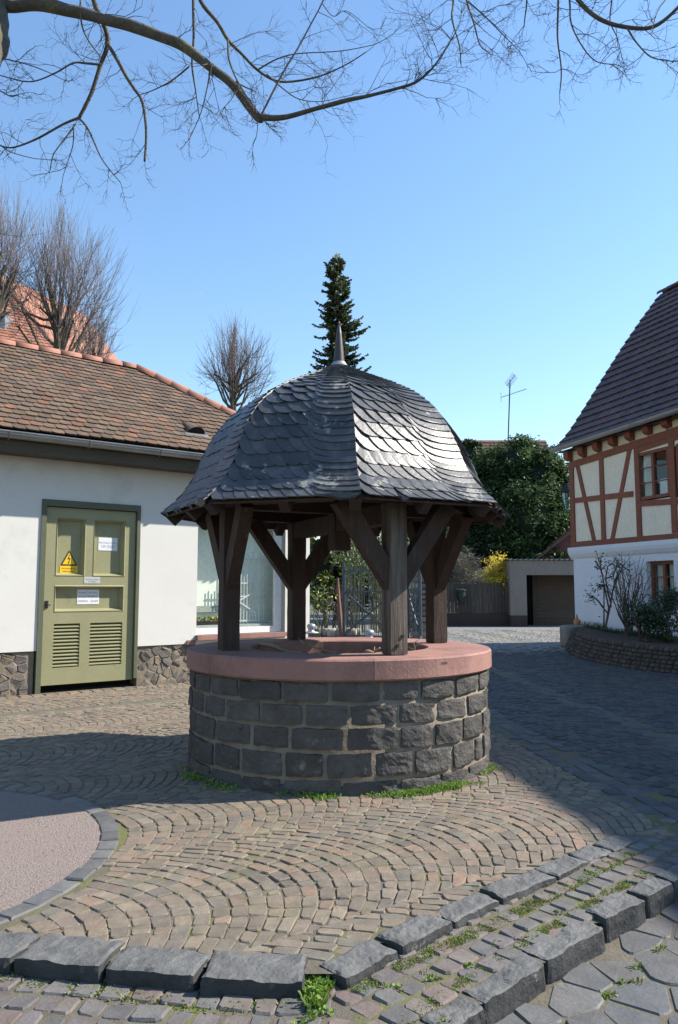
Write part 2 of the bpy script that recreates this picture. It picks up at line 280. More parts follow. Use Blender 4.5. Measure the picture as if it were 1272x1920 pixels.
M = dict(
 sett=mat('sett_stone', (.2,.17,.15), pal=SETT, scale=14, rough=.8, bump=.5, bscale=70, bdist=.005, var=.10, c3=(.185,.17,.10), m3=(.58,.72), s3=1.9, c4=(.30,.27,.23), m4=(.60,.72), s4=16),
 sett_strip=mat('strip_sett_stone', (.2,.17,.15), pal=[(.19,.175,.165),(.165,.15,.15),(.205,.175,.155),(.15,.145,.14),(.18,.16,.155),(.21,.165,.145),(.17,.165,.155)], scale=14, rough=.85, bump=.6, bscale=60, bdist=.006, var=.12, c3=(.17,.16,.09), m3=(.58,.72), s3=2.5),
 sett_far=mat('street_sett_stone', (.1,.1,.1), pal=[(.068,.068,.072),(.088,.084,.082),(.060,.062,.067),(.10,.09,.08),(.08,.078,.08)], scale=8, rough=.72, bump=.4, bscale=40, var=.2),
 basalt_sett=mat('blue_basalt_sett', (.09,.1,.11), pal=[(.17,.17,.165),(.145,.145,.145),(.19,.185,.175),(.16,.155,.15)], scale=9, rough=.6, bump=.4, bscale=60, bdist=.006, var=.15, c3=(.2,.19,.17), m3=(.6,.75), s3=8),
 gutter=mat('gutter_stone_dark', (.1,.1,.1), pal=[(.07,.072,.076),(.085,.085,.086),(.062,.065,.07),(.095,.092,.088)], scale=9, rough=.7, bump=.4, bscale=60, bdist=.006, var=.15),
 sunlit_street=mat('sunlit_street_sett', (.1,.1,.1), pal=[(.20,.205,.205),(.23,.225,.215),(.18,.185,.19),(.25,.235,.205),(.21,.21,.21)], scale=8, rough=.8, bump=.4, bscale=40, var=.15, c3=(.24,.22,.15), m3=(.5,.65), s3=.5),  # brighter copy of the street setts, sunlight painted into the stone colour
 far_street=mat('far_street', (.19,.19,.19), (.24,.235,.22), scale=3, rough=.9, bump=.4, bscale=12),
 slab=mat('street_basalt_paver', (.09,.09,.095), pal=[(.155,.157,.155),(.14,.144,.148),(.17,.165,.155),(.15,.147,.142)], scale=7, rough=.62, bump=.5, bscale=40, bdist=.01, var=.12, c3=(.17,.15,.12), m3=(.58,.72), s3=6),
 joint=mat('joint_soil', (.12,.10,.075), (.17,.15,.115), scale=8, rough=.95, bump=.8, bscale=60, bdist=.01, c3=(.15,.155,.05), m3=(.48,.60), s3=2.9),
 kerb=mat('basalt_kerb', (.040,.042,.044), (.070,.071,.071), lit_top=(.135,.136,.132), spec=.2, scale=8, rough=.65, bump=1.0, bscale=28, bdist=.012, c3=(.25,.24,.20), m3=(.62,.68), s3=11, c4=(.045,.048,.052), m4=(.5,.7), s4=14, rvar=.1),  # pale tops and dark sides carry sun and shade in the colour
 soil=mat('ground_soil', (.09,.08,.065), (.13,.12,.095), scale=2, rough=.95, bump=.5, bscale=20),
 gravel=mat('pink_gravel', (.26,.215,.195), (.37,.31,.28), scale=60, rough=.95, bump=1.0, bscale=95, bdist=.02, spec=.1, c3=(.16,.12,.1), m3=(.55,.65), s3=90, c4=(.42,.36,.33), m4=(.64,.7), s4=70),
 pebble=mat('gravel_pebble', (.3,.22,.2), pal=[(.3,.21,.18),(.38,.3,.27),(.2,.15,.13),(.42,.38,.35),(.26,.2,.19)], scale=20, rough=.9, bump=.2, var=.15),
 weed=mat('weed_leaf', (.13,.23,.03), (.22,.32,.06), transl=.3, scale=12, rough=.6, bump=0, var=.3),
 moss=mat('dry_grass', (.17,.2,.045), (.24,.22,.09), transl=.25, scale=12, rough=.8, bump=0, var=.3),
 basalt=mat('well_basalt', (.064,.058,.054), (.112,.103,.095), scale=5, rough=.78, bump=1.0, bscale=22, bdist=.02, var=.22, c3=(.22,.20,.175), m3=(.60,.72), s3=7, c4=(.045,.044,.044), m4=(.55,.7), s4=11),
 mortar=mat('lime_mortar', (.19,.155,.115), (.27,.225,.17), scale=7, rough=.95, bump=.8, bscale=50, bdist=.01, c3=(.10,.085,.065), m3=(.52,.7), s3=4),
 sandstone=mat('red_sandstone', (.32,.165,.138), (.40,.215,.18), scale=3, rough=.8, bump=.7, bscale=55, bdist=.006, var=.05, c3=(.22,.12,.10), m3=(.5,.72), s3=2.0, c4=(.46,.34,.30), m4=(.62,.76), s4=6),
 timber=mat('weathered_timber', (.042,.026,.020), (.07,.044,.034), scale=3, rough=.8, bump=.9, bscale=9, bdist=.012, stretch=(7,7,.7), c3=(.13,.10,.082), m3=(.58,.72), s3=2.2, soft=.15),
 post=mat('sunlit_grey_post', (.075,.055,.045), (.15,.125,.105), scale=3, rough=.85, bump=1.0, bscale=11, bdist=.012, stretch=(9,9,.5), c3=(.26,.22,.185), m3=(.52,.68), s3=2.5, soft=.12),  # front post only: lighter copy of the timber with sunlight painted in
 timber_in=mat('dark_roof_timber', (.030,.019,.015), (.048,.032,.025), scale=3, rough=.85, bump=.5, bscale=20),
 slate=mat('roof_slate', (.040,.042,.046), (.060,.063,.068), scale=3, rough=.40, bump=.3, bscale=35, bdist=.006, var=.28, c3=(.23,.225,.205), m3=(.588,.612), s3=4.4, c4=(.11,.11,.105), m4=(.52,.7), s4=6, r3=.75, spec=.5),
 lead=mat('grey_lead', (.28,.29,.3), (.38,.39,.4), scale=6, rough=.42, bump=.2, metal=.7),
 zincdark=mat('spire_metal', (.05,.044,.045), (.075,.065,.065), scale=6, rough=.5, bump=.1, metal=.3),
 plaster=mat('white_plaster', (.74,.73,.69), (.79,.78,.74), scale=1.2, rough=.9, bump=.12, bscale=25, bdist=.006, c3=(.52,.51,.47), m3=(.52,.85), s3=1.1, c4=(.42,.40,.36), m4=(.69,.73), s4=11, fine_=.2),
 door=mat('olive_door_paint', (.305,.298,.165), (.345,.335,.19), scale=3, rough=.5, bump=.15, bscale=40, bdist=.003, c3=(.2,.195,.10), m3=(.6,.74), s3=5),
 doorframe=mat('green_frame_paint', (.10,.115,.07), (.13,.145,.09), scale=3, rough=.6, bump=.2),
 rubble=mat('rubble_stone', (.2,.18,.16), pal=[(.24,.21,.175),(.17,.155,.145),(.29,.245,.19),(.26,.23,.195),(.20,.18,.16),(.31,.26,.2)], scale=9, rough=.9, bump=.9, bscale=40, bdist=.015, var=.15, c3=(.34,.29,.22), m3=(.6,.7), s3=7),
 tile=mat('clay_tile', (.2,.12,.08), pal=[(0.171, 0.113, 0.075), (0.187, 0.118, 0.075), (0.143, 0.098, 0.069), (0.209, 0.118, 0.075), (0.171, 0.122, 0.084), (0.154, 0.106, 0.075), (0.176, 0.113, 0.07), (0.253, 0.127, 0.075), (0.182, 0.127, 0.086), (0.132, 0.093, 0.069), (0.193, 0.132, 0.088), (0.16, 0.113, 0.079)], scale=9, rough=.85, bump=.5, bscale=50, bdist=.006, var=.2, c3=(.21,.2,.09), m3=(.66,.74), s3=2.6, c4=(.085,.07,.058), m4=(.54,.7), s4=5),
 ridge=mat('ridge_tile', (.35,.155,.105), (.42,.195,.13), scale=4, rough=.8, bump=.3, bscale=40, var=.12, c3=(.25,.14,.09), m3=(.58,.75), s3=5),
 zinc=mat('zinc_gutter', (.24,.25,.26), (.32,.33,.34), scale=3, rough=.45, bump=.1, metal=.6, var=.1),
 fascia=mat('brown_fascia', (.085,.075,.055), (.12,.10,.075), scale=2, rough=.8, bump=.4, stretch=(1,1,5)),
 white=mat('white_paint', (.76,.76,.76), (.8,.8,.8), scale=3, rough=.45, bump=.05),
 shopwall=mat('shop_interior', (.80,.84,.74), (.84,.87,.78), scale=2, rough=.9, bump=.1),
 shopfloor=mat('shop_floor', (.33,.35,.33), (.4,.42,.4), scale=2, rough=.6, bump=.1),
 orange=mat('orange_roof_tile', (.4,.17,.1), pal=[(.36,.155,.095),(.42,.19,.12),(.31,.14,.09),(.40,.2,.14)], scale=6, rough=.85, bump=.3, var=.15, c3=(.24,.15,.1), m3=(.58,.7), s3=1.2),
 bark=mat('grey_bark', (.085,.075,.058), (.15,.13,.10), scale=9, rough=.9, bump=1.0, bscale=28, bdist=.03, c3=(.17,.17,.06), m3=(.55,.68), s3=4),
 twig=mat('brown_twig', (.075,.06,.05), (.11,.088,.072), scale=9, rough=.85, bump=.2),
 shoot=mat('purple_brown_shoot', (.105,.085,.085), (.145,.12,.12), scale=9, rough=.8, bump=.1),
 needle=mat('spruce_needle', (.045,.072,.036), (.11,.14,.06), transl=.25, scale=1.1, rough=.6, bump=0, var=.4),
 ivy=mat('dark_evergreen_leaf', (.042,.080,.036), (.10,.155,.06), transl=.3, scale=.8, rough=.5, bump=0, var=.5, spec=.2),
 greenleaf=mat('garden_leaf', (.05,.09,.02), (.12,.15,.04), transl=.35, scale=2, rough=.6, bump=0, var=.45),
 yellow=mat('yellow_flower', (.70,.52,.015), (.80,.62,.03), transl=.3, scale=9, rough=.6, bump=0, var=.25),
 greytwig=mat('grey_twig', (.21,.19,.15), (.29,.265,.21), scale=9, rough=.9, bump=0, var=.2),
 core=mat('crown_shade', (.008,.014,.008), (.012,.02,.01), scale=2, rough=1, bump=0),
 htimber=mat('redbrown_timber', (.155,.05,.03), (.21,.07,.04), scale=3, rough=.7, bump=.4, bscale=20, stretch=(3,3,3), var=.08),
 infill=mat('cream_infill', (.66,.60,.49), (.71,.65,.53), scale=2, rough=.9, bump=.15),
 cream2=mat('yellow_cream_block', (.60,.53,.38), (.66,.58,.42), scale=2, rough=.9, bump=.15),
 bluewhite=mat('cool_white_plaster', (.62,.66,.72), (.68,.71,.76), scale=1.5, rough=.9, bump=.2, bscale=20),
 darktile=mat('dark_red_tile', (.07,.04,.045), pal=[(.078,.044,.042),(.092,.051,.047),(.066,.040,.040),(.102,.054,.046)], scale=5, rough=.55, bump=.3, bscale=30, var=.18),
 garage=mat('garage_render', (.24,.21,.185), (.29,.255,.225), scale=1.5, rough=.92, bump=.3, c3=(.24,.21,.185), m3=(.55,.7), s3=2),
 brownboard=mat('brown_board', (.06,.05,.042), (.085,.07,.058), scale=2, rough=.85, bump=.3, var=.18, stretch=(4,4,.6)),
 brownwall=mat('dark_brown_plinth', (.05,.036,.032), (.065,.046,.04), scale=2, rough=.9, bump=.3),
 redgable=mat('red_brown_cladding', (.10,.045,.035), (.13,.055,.045), scale=2, rough=.85, bump=.3),
 rollup=mat('garage_door_slat', (.085,.065,.045), (.11,.08,.055), scale=2, rough=.7, bump=.2, var=.1),
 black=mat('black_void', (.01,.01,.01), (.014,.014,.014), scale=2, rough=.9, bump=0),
 iron=mat('blue_grey_iron', (.045,.06,.08), (.07,.085,.105), scale=5, rough=.5, bump=.1, metal=.3),
 darkiron=mat('dark_iron', (.02,.02,.022), (.04,.038,.036), scale=5, rough=.55, bump=.2, metal=.5),
 stone2=mat('gate_pillar_stone', (.3,.27,.23), pal=[(.32,.28,.22),(.26,.24,.21),(.38,.34,.28)], scale=5, rough=.9, bump=.6, var=.12),
 cobble=mat('planter_cobble', (.09,.075,.06), pal=[(.10,.078,.06),(.08,.07,.058),(.125,.095,.07),(.065,.058,.05)], scale=8, rough=.85, bump=.5, bscale=30, var=.2, c3=(.06,.08,.03), m3=(.55,.68), s3=2),
 render2=mat('grey_cement', (.17,.16,.14), (.22,.205,.18), scale=4, rough=.9, bump=.4, c3=(.09,.11,.05), m3=(.55,.7), s3=2),
 terracotta=mat('terracotta', (.42,.18,.09), (.5,.22,.11), scale=6, rough=.8, bump=.1),
 alu=mat('aluminium', (.3,.31,.33), (.38,.39,.41), scale=5, rough=.45, bump=.05, metal=.6),
 signyel=mat('sign_yellow', (.75,.46,.01), (.8,.5,.02), scale=5, rough=.4, bump=0),
 signwhite=mat('sign_white', (.74,.76,.8), (.8,.81,.84), scale=5, rough=.4, bump=0),
 signgrey=mat('sign_grey', (.4,.41,.4), (.46,.47,.46), scale=5, rough=.4, bump=0),
 ink=mat('sign_ink', (.02,.02,.02), rough=.6, bump=0),
 inkgrey=mat('faded_ink', (.16,.17,.2), rough=.6, bump=0),
 stick=mat('dead_stick', (.27,.2,.12), (.36,.28,.18), scale=12, rough=.9, bump=.4, c3=(.10,.075,.05), m3=(.5,.7), s3=6),
 litter=mat('leaf_litter', (.05,.032,.024), (.10,.062,.04), scale=14, rough=.95, bump=1, bscale=50, bdist=.02),
 stoneplanter=mat('dark_shrub_leaf', (.02,.04,.012), (.04,.065,.02), scale=3, rough=.5, bump=0, var=.4),
 curtain=mat('pale_curtain', (.5,.52,.48), (.7,.7,.64), scale=8, rough=.9, bump=.5, stretch=(6,6,1)),
 bin=mat('dark_green_plastic', (.012,.032,.026), (.016,.04,.032), scale=4, rough=.5, bump=0),
 shopglass=glass_mat('shop_glass', (.93,.97,.95), .03),
 glass=glass_mat('window_glass', (.88,.92,.90), .03),
)
# ------------------------------------------------------------ ground
def interp(tab, x):
    if x <= tab[0][0]: return tab[0][1]
    for (a, b), (c, d) in zip(tab, tab[1:]):
        if x <= c: return b+(d-b)*(x-a)/(c-a)
    return tab[-1][1]
K1 = [(-3.6,3.95),(-2.2,3.44),(-1.35,3.245),(-.875,3.12),(-.5,3.04),(-.115,3.02),(.0,3.02),(.18,3.24),(.44,3.47),(.73,3.75),(1.2,4.14),(1.62,4.53),(2.2,5.1),(4.6,7.4)]
K2 = [(-3.6,-1.3),(.0,2.35),(.3,2.66),(.55,2.94),(.89,3.28),(1.28,3.65),(1.56,3.89),(2.6,4.8),(4.6,6.6)]
def region(x, y): return 0 if y > interp(K1, x) else (1 if y > interp(K2, x) else 2)
def sm(t): t = max(0, min(1, t)); return t*t*(3-2*t)
def hstrip(x, y): return -(.030+.024*sm((.15-x)/.4))*sm((4.35-y)/1.1)
def hstreet(x, y): return hstrip(x, y)-.084*sm((5.4-y)/.9)
WC = (0.0, 6.7); GC = (-2.75, 4.2); GR = 1.53
def inwell(x, y, r=1.27): return math.hypot(x-WC[0], y-WC[1]) < r
def ingravel(x, y, r=GR): return math.hypot(x-GC[0], y-GC[1]) < r
# big ground sheet with a hole where the stepped foreground lies
g = MB(); hx0, hx1, hy0, hy1 = -3.6, 4.6, 1.0, 5.5; B_ = 900; zg = -.02
g.add([(-B_,-B_,zg),(B_,-B_,zg),(B_,hy0,zg),(-B_,hy0,zg)], [(0,1,2,3)])
g.add([(-B_,hy1,zg),(B_,hy1,zg),(B_,B_,zg),(-B_,B_,zg)], [(0,1,2,3)])
g.add([(-B_,hy0,zg),(hx0,hy0,zg),(hx0,hy1,zg),(-B_,hy1,zg)], [(0,1,2,3)])
g.add([(hx1,hy0,zg),(B_,hy0,zg),(B_,hy1,zg),(hx1,hy1,zg)], [(0,1,2,3)])
g.build('ground', M['soil'], kind='structure')
j = MB(); cs = .05
for iy in range(int((hy1-hy0)/cs)):
    for ix in range(int((hx1-hx0)/cs)):
        x, y = hx0+ix*cs, hy0+iy*cs; r_ = region(x+cs/2, y+cs/2)
        hf = (lambda a, b: 0, hstrip, hstreet)[r_]
        j.add([(a, b, hf(a, b)-.006) for a, b in ((x,y),(x+cs,y),(x+cs,y+cs),(x,y+cs))], [(0,1,2,3)])
j.build('paving_joints', M['joint'], kind='structure')
jf = MB()   # joint bed beyond the stepped part
jf.add([(-12,hy1+.001,-.006),(10,hy1+.001,-.006),(12,60,-.006),(-14,60,-.006)], [(0,1,2,3)])
jf.build('street_bed', M['joint'], kind='structure')

# arch-laid setts -----------------------------------------------------------
def arch_setts(ang, bw, p, sw, sag, u0, u1, v0, v1, origin=(0,0)):
    """quads of segmental-arch paving; axis along ang, arcs bulging to +u"""
    ca, sa = math.cos(ang), math.sin(ang); out = []
    for kb in range(int(math.floor(v0/bw)), int(math.ceil(v1/bw))):
        vc = (kb+.5)*bw; uo = rnd(0, p); n = max(4, int(round(bw*1.12/sw)))
        sg = sag*rnd(.92, 1.08)
        def P(u, t):   # t in -1..1 across the band
            tt = t*bw/2
            return (u+sg*(1-t*t), vc+tt)
        rows = int((u1-u0)/p)+2
        for r_ in range(rows):
            ua = u0+uo+r_*p; off = (.5 if r_ % 2 else 0)+rnd(-.12, .12)
            edges = [-1.0]
            for i in range(1, n+1):
                e = -1+2*(i-off)/n+rnd(-.035, .035)
                if -.93 < e < .93: edges.append(e)
            edges.append(1.0)
            for e0, e1 in zip(edges, edges[1:]):
                k = 1.0+p*2*sg*4/(bw*bw)*.55
                q = [P(ua, e0), P(ua, e1), P(ua+p, min(1, e1*k) if e1 < .99 else 1), P(ua+p, max(-1, e0*k) if e0 > -.99 else -1)]
                q = [(a+rnd(-.0065,.0065), b+rnd(-.0065,.0065)) for a, b in q]
                out.append([(origin[0]+a*ca-b*sa, origin[1]+a*sa+b*ca) for a, b in q])
    return out
def cen(q): return (sum(p[0] for p in q)/len(q), sum(p[1] for p in q)/len(q))
def visible(x, y, m=.50): return y > 2.3 and abs(x) < y*m+.3
GUT1 = [(4.6,2.15),(6.0,1.98),(8.6,1.66),(12,1.45),(20,.9),(30,.2)]     # (Y, X) centre line of the gutter rows
GUT2 = [(4.6,3.4),(7.2,3.18),(10.2,2.92),(16,2.6),(24,2.2)]
def gx(y): return interp(GUT1, y)
# wall line of the white building on the left: u along, s behind the face
LA = Vector((-4.1, 10.6, 0)); LT = R(38); LD = Vector((math.cos(LT), math.sin(LT), 0)); LB = Vector((-LD.y, LD.x, 0))
def L(u, s, z): return LA+LD*u+LB*s+Vector((0,0,z))
def front_of_wall(x, y, m=.0):
    d = Vector((x, y, 0))-LA; return (d.dot(LB) < -m) or d.dot(LD) > 4.5
plaza = setting('plaza_paving')
items = []
for q in arch_setts(R(35), 1.25, .091, .100, .36, -3, 11.5, -6.0, 11.5, origin=(-3.2, 1.2)):
    x, y = cen(q)
    if not visible(x, y) or y > 14.5 or x > gx(y)-.2 or inwell(x, y, 1.235) or ingravel(x, y, GR+.03) or not front_of_wall(x, y, .26): continue
    if y < 4.6 and (region(x, y) != 0 or region(x+.03, y-.06) != 0): continue
    d = Vector((x, y, 0))-LA
    if abs(-d.dot(LB)-1.55) < .13: continue
    mb = MB(); z = rnd(-.003, .003)+.004*noise.noise(Vector((x*2,y*2,0)))
    if y < 8: q = cutc(q, .011)
    stone(mb, q, z, -.03, bev=.006, gap=rnd(.0015,.0045)+.012*max(0, noise.noise(Vector((x*1.3, y*1.3, 5)))-.02), tilt=.028, dome=.0)
    items.append((y, mb))
pts_parts(items, 'sett', M['sett'], plaza, None)
# stretcher row along the wall and the blue drain row
row = MB(); blue = MB()
u = -1.2
while u < 4.6:
    for (s0, s1, tgt, w_) in ((-.25, -.12, row, .16), (-.12, -.0, row, .0),):
        if w_ == 0: continue
    q = [L(u, -.23, 0), L(u+.155, -.23, 0), L(u+.155, -.03, 0), L(u, -.03, 0)]
    stone(row, [(p.x+rnd(-.006,.006), p.y+rnd(-.006,.006)) for p in q], rnd(0,.008), -.03, tilt=.03)
    for a in (-1.68, -1.55):
        o_ = rnd(0,.03)
        q = [L(u+o_, a, 0), L(u+.15+o_, a, 0), L(u+.15+o_, a+.125, 0), L(u+o_, a+.125, 0)]
        stone(blue, [(p.x+rnd(-.006,.006), p.y+rnd(-.006,.006)) for p in q], rnd(-.012,-.004), -.03, tilt=.03)
    u += .16
row.build('wall_edge_setts', M['sett'], plaza, kind='stuff'); blue.build('drain_row_setts', M['basalt_sett'], plaza, kind='stuff')
# gravel tree pit with its border of blue setts
gm = MB(); n = 96
gm.add([(GC[0], GC[1], .002)]+[(GC[0]+(GR-.075)*math.cos(2*math.pi*k/n), GC[1]+(GR-.075)*math.sin(2*math.pi*k/n), -.003) for k in range(n)], [(0, 1+k, 1+(k+1) % n) for k in range(n)])
gm.build('gravel_bed', M['gravel'], kind='structure')
border = setting('tree_pit_border'); nb = 62
for k in range(nb):
    for (ra, rb, mt) in ((GR-.09, GR+.015, 'basalt_sett'),):
        a0, a1 = 2*math.pi*(k+rnd(-.08,.08))/nb, 2*math.pi*(k+1+rnd(-.08,.08))/nb
        q = [(GC[0]+r_*math.cos(a), GC[1]+r_*math.sin(a)) for r_, a in ((ra,a0),(rb,a0),(rb,a1),(ra,a1))]
        x, y = cen(q)
        if not visible(x, y, .62) or region(x, y) != 0: continue
        mb = MB(); stone(mb, q, rnd(.0,.01), -.03, bev=.01, gap=.003, tilt=.04, dome=.004); mb.build('border_sett', M[mt], border)
pb = MB()
for k in range(260):
    a, r_ = rnd(-.9, 1.6), (GR-.13)*math.sqrt(rnd(.05, 1)); x, y = GC[0]+r_*math.cos(a), GC[1]+r_*math.sin(a)
    if not visible(x, y): continue
    s_ = rnd(.003, .007); c = Vector((x, y, s_*.3))
    vs = [c+Vector((rnd(.7,1)*s_,0,0)), c+Vector((0,rnd(.7,1)*s_,0)), c-Vector((rnd(.7,1)*s_,0,0)), c-Vector((0,rnd(.7,1)*s_,0)), c+Vector((0,0,s_*.7))]
    pb.add(vs, [(0,1,4),(1,2,4),(2,3,4),(3,0,4)])
pb.build('loose_gravel', M['pebble'], kind='stuff')

# street setts (right and far) --------------------------------------------------
street = setting('street_paving')
def street_ok(x, y):
    if x < gx(y)+.2 or not visible(x, y, .47): return False
    return True
items = []; lit = MB()
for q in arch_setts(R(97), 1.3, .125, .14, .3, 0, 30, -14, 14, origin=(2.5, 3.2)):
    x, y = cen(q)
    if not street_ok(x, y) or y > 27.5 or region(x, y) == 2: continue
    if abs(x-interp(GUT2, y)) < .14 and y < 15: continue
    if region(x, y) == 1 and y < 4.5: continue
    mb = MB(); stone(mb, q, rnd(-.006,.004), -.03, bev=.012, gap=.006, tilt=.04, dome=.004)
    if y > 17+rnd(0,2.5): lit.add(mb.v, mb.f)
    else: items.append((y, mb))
pts_parts(items, 'sett', M['sett_far'], street, None); lit.build('sunlit_setts', M['sunlit_street'], street, kind='stuff')
# rows of long gutter stones
gi = []
for tab, offs, y1 in ((GUT1, (-.13, 0, .13), 20), (GUT2, (-.07, .07), 15)):
    for o_ in offs:
        y = 4.7 if tab is GUT1 else 6.4
        if tab is GUT1: y = 4.55+rnd(0,.1)
        while y < y1:
            l_ = rnd(.17,.27); q = [(interp(tab, y)+o_-.06, y), (interp(tab, y)+o_+.06, y), (interp(tab, y+l_)+o_+.06, y+l_-.01), (interp(tab, y+l_)+o_-.06, y+l_-.01)]
            if visible(*cen(q), .47) and cen(q)[1] > 4.55:
                mb = MB(); stone(mb, [(a+rnd(-.006,.006), b) for a, b in q], rnd(-.012,.004), -.03, bev=.014, gap=.003, tilt=.05); gi.append((y, mb))
            y += l_
pts_parts(gi, 'gutter_stone', M['gutter'], street, None, limit=120)
far = MB()   # beyond the built setts the street reads as one surface
far.add([(-10,27.4,-.004),(14,27.4,-.004),(16,60,-.008),(-12,60,-.008)], [(0,1,2,3)])
far.build('far_street', M['far_street'], kind='structure')
bk = MB()  # paving behind the well (left of the gutter line)
for q in arch_setts(R(97), 1.3, .13, .15, .3, 0, 14, -3, 6, origin=(1.0, 12)):
    x, y = cen(q)
    if not visible(x, y) or x > gx(y)-.2 or y > 24 or y < 14.5 or not front_of_wall(x, y, .26): continue
    stone(bk, q, rnd(-.006,.004), -.03, bev=.012, gap=.006, tilt=.04)
bk.build('rear_setts', M['sett_far'], street, kind='stuff')

# strip between the two kerbs
strip = setting('strip_paving')
items = []
def grid_setts(ang, du, dv, u0, u1, v0, v1, org):
    ca, sa = math.cos(ang), math.sin(ang); out = []; v = v0
    while v < v1:
        h = dv*rnd(.9, 1.12); u = u0+rnd(0, du)
        while u < u1:
            w_ = du*rnd(.75, 1.25); q = [(u,v),(u+w_,v),(u+w_,v+h),(u,v+h)]
            q = [(a+rnd(-.009,.009), b+rnd(-.009,.009)) for a, b in q]
            out.append([(org[0]+a*ca-b*sa, org[1]+a*sa+b*ca) for a, b in q]); u += w_
        v += h
    return out
for q in grid_setts(R(43), .105, .105, -1, 4, -2, 2, (.1, 2.7)):
    x, y = cen(q)
    if x < -.02+(3.05-y)*.25 or not visible(x, y, .5) or y > 5: continue
    if region(x, y) != 1 or region(x+.05, y-.055) != 1: continue
    if y > 4.6 and x < 2.0: continue
    mb = MB(); h = hstrip(x, y); stone(mb, cutc(q, .014), h+rnd(-.006,.006), h-.03, bev=.008, gap=rnd(.005,.011), tilt=.035, dome=.0); items.append((y, mb))
for q in grid_setts(R(-9), .105, .11, -3, 3, -1.5, 1.5, (-1, 2.8)):
    x, y = cen(q)
    if x > -.04+(3.05-y)*.25 or not visible(x, y, .5): continue
    if region(x, y) != 1: continue
    mb = MB(); h = hstrip(x, y); stone(mb, cutc(q, .014), h+rnd(-.006,.006), h-.03, bev=.008, gap=rnd(.005,.011), tilt=.035, dome=.0); items.append((y, mb))
pts_parts(items, 'sett', M['sett_strip'], strip, None, limit=300)
# big irregular pavers of the lower street
lower = setting('lower_street_paving'); pts = []
yy = 1.9
while yy < 4.2:
    xx = .1+rnd(0,.1)
    while xx < 2.6:
        pts.append((xx+rnd(-.07,.07), yy+rnd(-.055,.055))); xx += rnd(.15,.25)
    yy += .165
for p, poly in voronoi(pts, None, .19):
    x, y = p
    if not visible(x, y, .52) or region(x-.02, y+.02) != 2: continue
    h = hstreet(x, y); mb = MB(); stone(mb, cutc(poly, .012), h+rnd(-.005,.006), h-.03, bev=.008, gap=rnd(.004,.008), tilt=.02, dome=.001); mb.build('paver', M['slab'], lower)

# kerb stones: each from (x,y)->(x,y) along its centre, width, top, depth below
def kerb_row(label, cat_parent, segs, width, topf, depth, seed):
    par = setting(cat_parent)
    for i, (a, b) in enumerate(segs):
        a = Vector((*a, 0)); b = Vector((*b, 0)); d = b-a; Ln = d.length-.012; c = (a+b)/2; d.normalize(); nn = Vector((-d.y, d.x, 0))
        w_ = width*rnd(.93, 1.08); vs, fs = rough_block(Ln, w_, depth, (18, 8, 7), .017, .010, 9.0, seed+i*1.9)
        zt = topf(c.x, c.y)+rnd(-.004,.008)
        out = []
        for v in vs:
            out.append(c+d*v.x+nn*v.y+Vector((0,0,zt-depth/2+v.z)))
        mb = MB(); mb.add(out, fs); mb.build('kerb_stone', M['kerb'], par)
    return par
kerb_row('', 'front_kerb', [((-2.55,3.56),(-2.05,3.40)),((-2.05,3.40),(-1.62,3.30)),((-1.62,3.30),(-1.22,3.20)),((-1.22,3.20),(-.86,3.125)),((-.86,3.125),(-.50,3.05)),((-.50,3.05),(-.115,3.02))], .205, lambda x, y: .008, .2, 3)
kerb_row('', 'side_kerb', [((-.03,2.995),(.19,3.235)),((.19,3.235),(.44,3.475)),((.44,3.475),(.69,3.715)),((.69,3.715),(1.02,3.985)),((1.02,3.985),(1.24,4.20)),((1.24,4.20),(1.43,4.36)),((1.43,4.36),(1.62,4.53))], .145, lambda x, y: .008, .2, 31)
kerb_row('', 'lower_kerb', [((.02,2.42),(.26,2.64)),((.30,2.70),(.47,2.86)),((.47,2.88),(.76,3.17)),((.76,3.19),(1.10,3.50)),((1.11,3.53),(1.38,3.75)),((1.38,3.76),(1.58,3.93)),((1.58,3.93),(1.9,4.2)),((1.9,4.2),(2.3,4.55))], .12, lambda x, y: hstrip(x, y)+.006, .26, 57)

# weeds, moss tufts
def tuft(mb, x, y, z, n, hgt, spread, leafw=.008):
    for _ in range(n):
        a = rnd(0, 6.283); r_ = spread*math.sqrt(rnd(0,1)); bx, by = x+r_*math.cos(a), y+r_*math.sin(a)
        ln = hgt*rnd(.4,1); b = rnd(0,6.283); lean = rnd(.2,.9); dx, dy = math.cos(b)*lean*ln, math.sin(b)*lean*ln
        w_ = leafw*rnd(.6,1.4); px, py = -math.sin(b)*w_, math.cos(b)*w_
        mb.add([(bx-px*.4,by-py*.4,z),(bx+px*.4,by+py*.4,z),(bx+dx*.6+px,by+dy*.6+py,z+ln*.7),(bx+dx,by+dy,z+ln*.8),(bx+dx*.6-px,by+dy*.6-py,z+ln*.7)], [(0,1,2,3,4)])
wd = MB(); md = MB()
for k in range(236):      # round the foot of the well
    a = R(random.gauss(300, 9)) if k < 190 else (R(random.gauss(264, 5)) if k < 225 else R(random.gauss(338, 4))); r_ = 1.26+abs(random.gauss(0,.045))
    tuft(wd, WC[0]+r_*math.cos(a), WC[1]+r_*math.sin(a), 0, 14, rnd(.012,.045), .04, .005)
for k in range(34):
    a = R(random.gauss(222, 9)); r_ = 1.28+abs(random.gauss(0,.05)); tuft(wd, WC[0]+r_*math.cos(a), WC[1]+r_*math.sin(a), 0, 10, rnd(.015,.045), .05, .006)
for k in range(60):       # clump in the kerb corner
    tuft(wd, -.075+random.gauss(0,.026), 2.96+random.gauss(0,.075), -.045, 12, rnd(.02,.05), .025, .007)
